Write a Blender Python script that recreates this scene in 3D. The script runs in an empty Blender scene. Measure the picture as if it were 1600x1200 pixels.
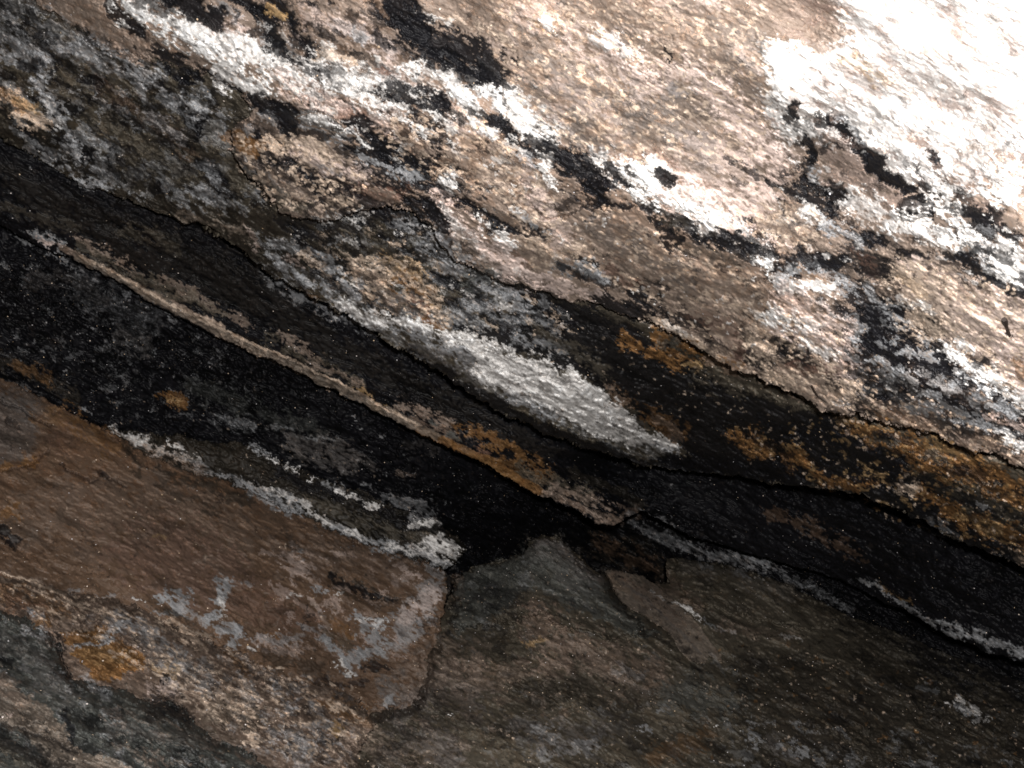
import bpy, math
import numpy as np
from mathutils import Vector, Matrix

# ------------------------------------------------------------------ camera, sky, flash, exposure
SC = bpy.context.scene
COL = SC.collection
PI = math.pi
CAM = np.array([0.0, 0.0, 1.10])
PITCH = math.radians(12.0)
HFOV = math.radians(56.0)
cam_data = bpy.data.cameras.new("camera")
cam_data.sensor_fit = 'HORIZONTAL'
cam_data.sensor_width = 36.0
cam_data.lens = 18.0 / math.tan(HFOV / 2)
cam_data.clip_start = 0.02
cam_data.clip_end = 200.0
cam = bpy.data.objects.new("camera", cam_data)
COL.objects.link(cam)
cam.location = CAM
cam.rotation_euler = (PI / 2 + PITCH, 0, 0)
SC.camera = cam

world = bpy.data.worlds.new("World")
SC.world = world
world.use_nodes = True
wn = world.node_tree
bg = wn.nodes["Background"]
sky = wn.nodes.new("ShaderNodeTexSky")
sky.sky_type = 'NISHITA'
sky.sun_disc = False
sky.sun_elevation = math.radians(35)
sky.sun_rotation = math.radians(200)
wn.links.new(sky.outputs[0], bg.inputs[0])
bg.inputs[1].default_value = 0.006       # a little daylight reaches in from the mouth of the shelter behind the camera

flash_data = bpy.data.lights.new("camera_flash", 'SPOT')   # the photograph is lit by the camera's own flash
flash_data.energy = 70.0
flash_data.color = (1.0, 0.968, 0.94)
flash_data.shadow_soft_size = 0.012
flash_data.spot_size = math.radians(110)
flash_data.spot_blend = 0.7
flash = bpy.data.objects.new("camera_flash", flash_data)
COL.objects.link(flash)
flash.location = (0.03, -0.01, 1.10 + 0.05)
flash.rotation_euler = (PI / 2 + PITCH, 0, 0)

SC.view_settings.view_transform = 'Standard'
SC.view_settings.look = 'None'
SC.view_settings.exposure = 0.0
SC.view_settings.gamma = 1.0
SC.view_settings.use_curve_mapping = False

# ------------------------------------------------------------------ survey grid: bearings from the viewpoint
STEP = 1.5
X0, X1, Y0, Y1 = -260, 1860, -220, 1420
gx = np.arange(X0, X1 + 1, STEP)
gy = np.arange(Y0, Y1 + 1, STEP)
NX, NY = len(gx), len(gy)
PX, PY = np.meshgrid(gx, gy)
PX = PX.astype(np.float64); PY = PY.astype(np.float64)
TH = math.tan(HFOV / 2)
cP, sP = math.cos(PITCH), math.sin(PITCH)

def point(px, py, d):
    """world point d metres along the bearing (px, py)"""
    x = (px - 800.0) / 800.0 * TH
    y = -(py - 600.0) / 800.0 * TH
    n = np.sqrt(x * x + y * y + 1)
    X = x / n * d; U = y / n * d; F = 1.0 / n * d
    return np.stack([CAM[0] + X, CAM[1] + F * cP - U * sP, CAM[2] + F * sP + U * cP], -1)

# ------------------------------------------------------------------ noise (spectral), aligned to the bedding
rng = np.random.RandomState(7)
BED = math.radians(29.0)
FX = np.fft.rfftfreq(NX, STEP)[None, :]
FY = np.fft.fftfreq(NY, STEP)[:, None]
def spec(lmin, lmax, beta, stretch=1.0, ang=BED):
    """noise with wavelengths lmin..lmax units, elongated by stretch along the bedding"""
    w = rng.randn(NY, NX)
    F = np.fft.rfft2(w)
    c, s = math.cos(ang), math.sin(ang)
    u = (FX * c + FY * s) * stretch
    v = (-FX * s + FY * c)
    k = np.sqrt(u * u + v * v) + 1e-9
    amp = k ** (-beta) * np.exp(-(k * lmin) ** 2) * (1 - np.exp(-(k * lmax) ** 2))
    r = np.fft.irfft2(F * amp, s=(NY, NX))
    return (r / r.std()).astype(np.float64)
def smooth(a, b, x):
    t = np.clip((x - a) / (b - a), 0, 1)
    return t * t * (3 - 2 * t)
def sample(A, x, y):
    i = np.clip((x - X0) / STEP, 0, NX - 1.001); j = np.clip((y - Y0) / STEP, 0, NY - 1.001)
    i0 = i.astype(int); j0 = j.astype(int); fi = i - i0; fj = j - j0
    return (A[j0, i0] * (1 - fi) * (1 - fj) + A[j0, i0 + 1] * fi * (1 - fj)
            + A[j0 + 1, i0] * (1 - fi) * fj + A[j0 + 1, i0 + 1] * fi * fj)

n_fine = spec(3, 40, 0.9, 2.2)          # fine streaks
n_grain = spec(1.5, 14, 0.3, 1.3)       # grain
n_med = spec(8, 160, 1.2, 2.8)          # medium streaks
n_big = spec(60, 700, 1.3, 2.0)         # broad variation
n_blob = spec(5, 60, 0.8, 1.4)
n_long = spec(3, 120, 1.1, 7.0)         # long bedding laminae
wx = spec(6, 90, 1.2, 1.4) * 4.0 + spec(2.5, 16, .5) * 1.3
wy = spec(6, 90, 1.2, 1.4) * 3.2 + spec(2.5, 16, .5) * 1.3
WX, WY = PX + wx, PY + wy               # warped bearings: ragged natural outlines

def seg_dist(x, y, pts):
    """distance to polyline, and width interpolated along it"""
    best = np.full(x.shape, 1e9); bw = np.zeros(x.shape)
    if len(pts) == 1:
        pts = pts + pts
    for (ax, ay, aw), (bx, by, b_) in zip(pts[:-1], pts[1:]):
        dx, dy = bx - ax, by - ay
        L = dx * dx + dy * dy + 1e-9
        t = np.clip(((x - ax) * dx + (y - ay) * dy) / L, 0, 1)
        d = np.hypot(x - ax - t * dx, y - ay - t * dy)
        w = aw + (b_ - aw) * t
        q = d / w
        m = q < best
        best = np.where(m, q, best); bw = np.where(m, w, bw)
    return best * bw, bw
def poly_sd(x, y, P):
    """signed distance, positive inside"""
    d = np.full(x.shape, 1e9); ins = np.zeros(x.shape, bool)
    n = len(P)
    for i in range(n):
        ax, ay = P[i]; bx, by = P[(i + 1) % n]
        dx, dy = bx - ax, by - ay
        t = np.clip(((x - ax) * dx + (y - ay) * dy) / (dx * dx + dy * dy + 1e-9), 0, 1)
        d = np.minimum(d, np.hypot(x - ax - t * dx, y - ay - t * dy))
        if ay != by:
            c = ((ay > y) != (by > y)) & (x < (bx - ax) * (y - ay) / (by - ay) + ax)
            ins ^= c
    return np.where(ins, d, -d)

# ------------------------------------------------------------------ the rocks: outlines (bearing) and distances (m)
LIP1 = [(-260,-150),(0,-30),(120,40),(150,75),(195,82),(240,95),(290,105),(340,125),(372,140),(392,175),(362,200),(358,235),
        (375,262),(400,290),(440,330),(480,345),(530,343),(565,327),(620,322),(672,345),(690,385),(720,410),(780,437),(820,448),(860,460),
        (905,472),(935,472),(965,488),(1012,500),(1080,540),(1135,568),(1200,600),(1235,612),(1270,625),(1282,640),(1310,648),
        (1340,645),(1370,655),(1400,667),(1430,672),(1480,690),(1530,705),(1560,710),(1600,732),(1860,820)]
LIP2 = [(-260,60),(0,215),(80,265),(180,305),(330,360),(430,432),(520,482),(600,530),(660,562),(710,598),(750,620),(800,652),(900,697),(1000,726),(1060,734),
        (1180,748),(1260,762),(1340,772),(1440,812),(1500,845),(1600,885),(1860,985)]
LIP3 = [(-260,240),(0,350),(60,385),(120,408),(200,450),(250,480),(350,531),(470,584),(590,645),(700,700),(770,732),(840,775),(862,778),
        (905,800),(935,820),(965,818),(1000,798),(1012,800),(1080,838),(1180,868),(1260,890),(1320,908),(1375,938),(1430,965),
        (1480,990),(1540,1018),(1600,1036),(1860,1130)]
TOP = [(1860,-220),(-260,-220)]
def below(line, extra):      # strip of a lower bed: from a line tucked 'extra' under the bed above
    return [(x + 12, y - extra) for x, y in reversed(line)]

# name, outline, distance control points (x, y, metres), fall-back depth of the broken edge, edge round, ragged, base tint, label
ROCKS = {}
def rock(key, **k): ROCKS[key] = k
rock('upper', outline=LIP1 + TOP, name='rock_ceiling_bed',
     depth=[(-260,-220,1.62),(0,-60,1.42),(300,60,1.16),(420,250,1.17),(600,100,1.0),(900,80,.90),(1200,60,.77),(1600,0,.65),(1860,-220,.60),
            (1600,350,.70),(1250,350,.88),(900,350,1.05),(700,350,1.12),(900,460,1.19),(1050,500,1.17),(1200,590,1.15),(1400,600,1.0),(1400,660,1.06),(1600,600,.88),(1600,720,1.02),(1860,700,.95),(1250,-220,.72),(650,-220,.95)],
     thick=.06, rnd=.003)
rock('middle', outline=LIP2 + below(LIP1, 120), name='rock_ledge',
     depth=[(-260,0,1.7),(0,60,1.48),(0,200,1.50),(200,150,1.33),(250,320,1.48),(450,330,1.28),(450,440,1.50),(620,460,1.36),(800,480,1.32),(720,560,1.38),(900,620,1.40),
            (1050,700,1.72),(1000,560,1.34),(1200,640,1.33),(1200,720,1.56),(1400,700,1.16),(1450,800,1.38),(1600,780,1.14),(1600,870,1.36),(1860,950,1.3)],
     thick=.06, rnd=.003)
rock('ledge', outline=LIP3 + below(LIP2, 120), name='rock_ledge',
     depth=[(-260,150,1.80),(0,250,1.60),(0,350,1.66),(200,350,1.60),(230,450,1.70),(450,500,1.68),(500,590,1.72),(700,640,1.74),(740,710,1.76),(900,690,1.80),(950,720,2.15),(950,810,1.90),
            (1150,780,2.02),(1100,845,2.1),(1300,800,1.85),(1330,905,2.05),(1500,900,1.72),(1550,1010,1.85),(1860,1080,1.75)],
     thick=.08, rnd=.003)
rock('wall', outline=[(-260,150),(0,260),(700,560),(1000,700),(1860,920),(1860,1300),(-260,1300)], name='cave_wall',
     depth=[(-260,300,1.9),(0,420,1.74),(200,470,1.80),(380,560,1.84),(0,600,1.84),(300,650,1.96),(600,690,1.95),(650,800,2.05),(800,790,2.2),(900,860,2.7),(1000,820,2.45),(980,880,2.7),
            (1100,860,2.35),(1300,930,2.25),(1860,1100,2.2),(0,900,2.1),(800,1200,2.6),(1860,1300,2.2)],
     thick=.1, rnd=.005)
rock('shelf', outline=[(170,668),(300,685),(395,700),(430,718),(470,737),(530,758),(590,783),(640,803),(700,830),(728,848),(724,866),(706,884),(684,895),(690,960),(400,900),(200,800),(120,690)],
     name='rock_slab',
     depth=[(150,680,1.86),(300,700,1.83),(450,750,1.80),(600,800,1.82),(720,860,1.86),(600,900,1.80),(300,800,1.84)], thick=.12, rnd=.012)
rock('boulder', outline=[(-260,480),(0,592),(70,625),(130,655),(185,682),(250,722),(330,745),(400,770),(440,795),(500,818),(560,845),(620,868),(684,885),(700,905),(696,950),(690,980),
                         (650,1100),(500,1140),(200,1080),(0,990),(-260,900)], name='boulder',
     depth=[(-260,500,1.8),(0,610,1.80),(0,800,1.58),(250,740,1.74),(200,880,1.52),(420,800,1.78),(450,930,1.56),(600,890,1.74),(690,930,1.72),(600,1020,1.66),(350,1000,1.50),(0,900,1.46),(-260,900,1.4),(400,1100,1.6)],
     thick=.2, rnd=.007)
rock('mound', outline=[(500,1072),(560,1062),(600,1048),(650,1016),(684,985),(697,945),(712,905),(738,884),(790,872),(818,863),(826,844),(848,836),(870,838),(898,862),(925,885),(944,900),(975,925),(1010,912),(1044,912),
                       (1040,872),(1085,874),(1150,885),(1210,905),(1280,938),(1335,965),(1400,988),(1500,1030),(1600,1066),(1860,1160),(1860,1420),(300,1420),(420,1150)],
     name='boulder',
     depth=[(500,1080,1.5),(700,940,1.83),(760,900,1.86),(850,845,1.84),(950,920,1.86),(1045,900,2.12),(1150,890,2.15),(1300,960,2.12),(1600,1080,2.0),(1860,1200,1.9),(850,1000,1.64),(750,1070,1.56),
            (1000,1060,1.62),(1000,1110,1.66),(1100,960,1.9),(1300,1050,1.85),(1500,1150,1.85),(900,1200,1.42),(600,1200,1.36),(1300,1200,1.66),(1600,1300,1.7),(900,1420,1.3),(1860,1420,1.5)],
     thick=.2, rnd=.007)
rock('flake', outline=[(946,893),(972,897),(1003,903),(1028,920),(1048,938),(1072,958),(1090,978),(1106,1000),(1126,1030),(1112,1024),(1104,1020),(1100,1035),(1078,1030),(1062,1014),(1050,992),(1030,975),(1003,958),(975,942),(958,918)],
     name='rock_flake', depth=[(950,900,1.74),(1030,960,1.62),(1110,1030,1.56),(1060,930,1.68)], thick=.014, rnd=.001)
rock('orange', outline=[(-260,820),(0,893),(60,912),(120,925),(215,948),(262,978),(310,992),(345,1012),(400,1035),(450,1062),(510,1072),(560,1092),(585,1130),(560,1170),(540,1420),(-260,1420)],
     name='boulder',
     depth=[(-260,850,1.4),(0,910,1.43),(200,960,1.42),(350,1020,1.44),(500,1080,1.44),(160,1030,1.30),(350,1100,1.27),(560,1140,1.36),(480,1200,1.24),(200,1300,1.1),(540,1420,1.1),(0,1200,1.2)],
     thick=.16, rnd=.012)
rock('front', outline=[(-260,870),(0,952),(45,968),(72,992),(92,1014),(102,1040),(108,1062),(150,1066),(200,1080),(225,1100),(262,1092),(292,1118),(330,1150),(380,1172),(420,1200),(600,1420),(-260,1420)],
     name='boulder',
     depth=[(-260,950,1.3),(0,970,1.30),(80,1050,1.22),(200,1100,1.19),(350,1180,1.15),(0,1150,1.10),(150,1250,1.0),(-260,1420,.9),(600,1420,1.0)],
     thick=.14, rnd=.018)
rock('scab', outline=[(1398,327),(1404,312),(1418,303),(1442,300),(1460,310),(1464,326),(1460,340),(1440,341),(1426,347),(1410,345)],
     name='rock_scab', depth=None, thick=.016, rnd=.001)
rock('lens', outline=[(460,183),(478,176),(505,178),(528,187),(543,199),(539,208),(520,209),(492,200),(468,192)],
     name='crust_scale', depth=None, thick=.014, rnd=.003)
FRONT_OF = {'scab': [], 'lens': [], 'upper': [], 'middle': ['upper'], 'ledge': ['middle'], 'flake': [], 'front': [], 'orange': ['front'],
            'boulder': ['orange'], 'shelf': ['boulder'], 'mound': ['flake', 'orange', 'boulder'], 'wall': ['ledge', 'shelf', 'boulder', 'mound']}

def rbf(cp):
    P = np.array(cp, float); n = len(P)
    S = 500.0
    x = P[:, 0] / S; y = P[:, 1] / S
    r = np.hypot(x[:, None] - x, y[:, None] - y)
    A = np.zeros((n + 3, n + 3)); A[:n, :n] = r + np.eye(n) * -0.02
    A[:n, n] = 1; A[:n, n + 1] = x; A[:n, n + 2] = y
    A[n:, :n] = A[:n, n:].T
    w = np.linalg.solve(A, np.concatenate([1 / P[:, 2], np.zeros(3)]))
    out = w[n] + w[n + 1] * PX / S + w[n + 2] * PY / S
    for i in range(n):
        out += w[i] * np.hypot(PX / S - x[i], PY / S - y[i])
    return 1 / np.clip(out, 0.25, 3)
SD = {}; DEP = {}; S0 = {}
def blur(A, L):
    F = np.fft.rfft2(np.pad(A, 60, mode='edge'))
    fx = np.fft.rfftfreq(A.shape[1] + 120, STEP)[None, :]; fy = np.fft.fftfreq(A.shape[0] + 120, STEP)[:, None]
    return np.fft.irfft2(F * np.exp(-2 * (PI * L) ** 2 * (fx * fx + fy * fy)), s=(A.shape[0] + 120, A.shape[1] + 120))[60:-60, 60:-60]
SMALL = ('flake', 'scab', 'lens')
for R in ROCKS.values():      # carry the beds on well past the detailed area
    R['outline'] = [(x + 240 if x >= 1860 else x - 240 if x <= -260 else x, y + 240 if y >= 1300 else y - 240 if y <= -220 else y) for x, y in R['outline']]
for k, R in ROCKS.items():
    f = 0.25 if k in SMALL else (.4 if k in ('ledge', 'mound') else .8)
    S0[k] = blur(np.clip(poly_sd(PX, PY, R['outline']), -60, 60), 3.0 if k in SMALL else 9.0)
    SD[k] = poly_sd(PX + (WX - PX) * f, PY + (WY - PY) * f, R['outline']) + n_grain * 0.35
    DEP[k] = rbf(R['depth']) if R['depth'] else DEP['upper'] - .008
    if k == 'flake': DEP[k] = DEP['mound'] - .02
    if k == 'flake': SD[k] = SD[k] + 3.0
ORDER = ['scab', 'lens', 'upper', 'flake', 'front', 'middle', 'orange', 'ledge', 'boulder', 'shelf', 'mound', 'wall']
VIS = {}
cov = np.zeros(PX.shape, bool)
for k in ORDER:
    VIS[k] = (SD[k] > 0) & ~cov
    cov |= SD[k] > 0

# ------------------------------------------------------------------ mineral colours of the rock (base colours; some pale strokes paint in glints)
PAL = dict(q=(.34, .262, .228), 
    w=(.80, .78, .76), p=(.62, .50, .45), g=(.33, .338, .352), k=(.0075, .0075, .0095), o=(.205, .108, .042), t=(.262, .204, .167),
    c=(.60, .48, .38), b=(.142, .092, .062), d=(.028, .024, .019), y=(.36, .24, .12), r=(.17, .10, .075), f=(.20, .165, .135),
    s=(.125, .115, .11), v=(.080, .084, .078), l=(.088, .076, .058), n=(.165, .122, .096))
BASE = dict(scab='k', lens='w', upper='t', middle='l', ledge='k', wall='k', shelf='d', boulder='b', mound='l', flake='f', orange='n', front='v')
RGB = np.zeros(PX.shape + (3,)); CR = np.zeros(PX.shape); GL = np.full(PX.shape, .25)
for k in reversed(ORDER):
    RGB[SD[k] > 0] = PAL[BASE[k]]
RGB0 = RGB.copy()
HGT = np.zeros(PX.shape)      # relief towards the viewer, metres

def paint(code, width, a, pts, fill=False, rough=.55, sharp=2.2, warp=1.0):
    if code == 'k' and not fill and warp == 1: width *= 1.22; rough *= 1.15
    xs = [p[0] for p in pts]; ys = [p[1] for p in pts]
    m = width * 2.2 + 26
    i0 = max(0, int((min(xs) - m - X0) / STEP)); i1 = min(NX, int((max(xs) + m - X0) / STEP) + 1)
    j0 = max(0, int((min(ys) - m - Y0) / STEP)); j1 = min(NY, int((max(ys) + m - Y0) / STEP) + 1)
    if i1 <= i0 or j1 <= j0: return
    if code == 'X': width *= 1.35; warp = .5; rough = .3; sharp = 3
    S = (slice(j0, j1), slice(i0, i1))
    x, y = PX[S] + (WX[S] - PX[S]) * warp, PY[S] + (WY[S] - PY[S]) * warp
    nz = (n_fine[S] * .45 + n_long[S] * .4 + n_blob[S] * .12 + n_grain[S] * .2) if code in 'kX' else n_fine[S] * .55 + n_blob[S] * .35 + n_grain[S] * .22
    if fill:
        q = poly_sd(x, y, [(p[0], p[1]) for p in pts]) / max(width, 1)
        q = np.clip(q, -3, .75)
    else:
        d, w = seg_dist(x, y, [(p[0], p[1], (p[2] * (1.22 if code == 'k' else 1) if len(p) > 2 else width)) for p in pts])
        q = (1 - d / w); q = np.minimum(q, .8)
    al = smooth(.1, .9, q * sharp + nz * rough + (.42 if code in 'kwo' else .28)) * a
    if code == 'x':            # relief only: raise
        HGT[S] += al * .020; return
    if code == 'X':            # crack
        HGT[S] -= al * .010
        RGB[S] = RGB[S] * (1 - al[..., None] * .85) + np.array(PAL['k']) * al[..., None] * .85; return
    if code == 'e':
        GL[S] = np.maximum(GL[S], al); return
    col = np.array(PAL[code])
    RGB[S] = RGB[S] * (1 - al[..., None]) + col * al[..., None]
    if code in 'wpg':
        CR[S] = np.maximum(CR[S], al * (1 if code == 'w' else .5))
    else:
        CR[S] *= (1 - al)
    if code == 'k':
        HGT[S] -= al * min(width, 14) * .00045
    if code == 'w':
        HGT[S] += al * .0025

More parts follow.
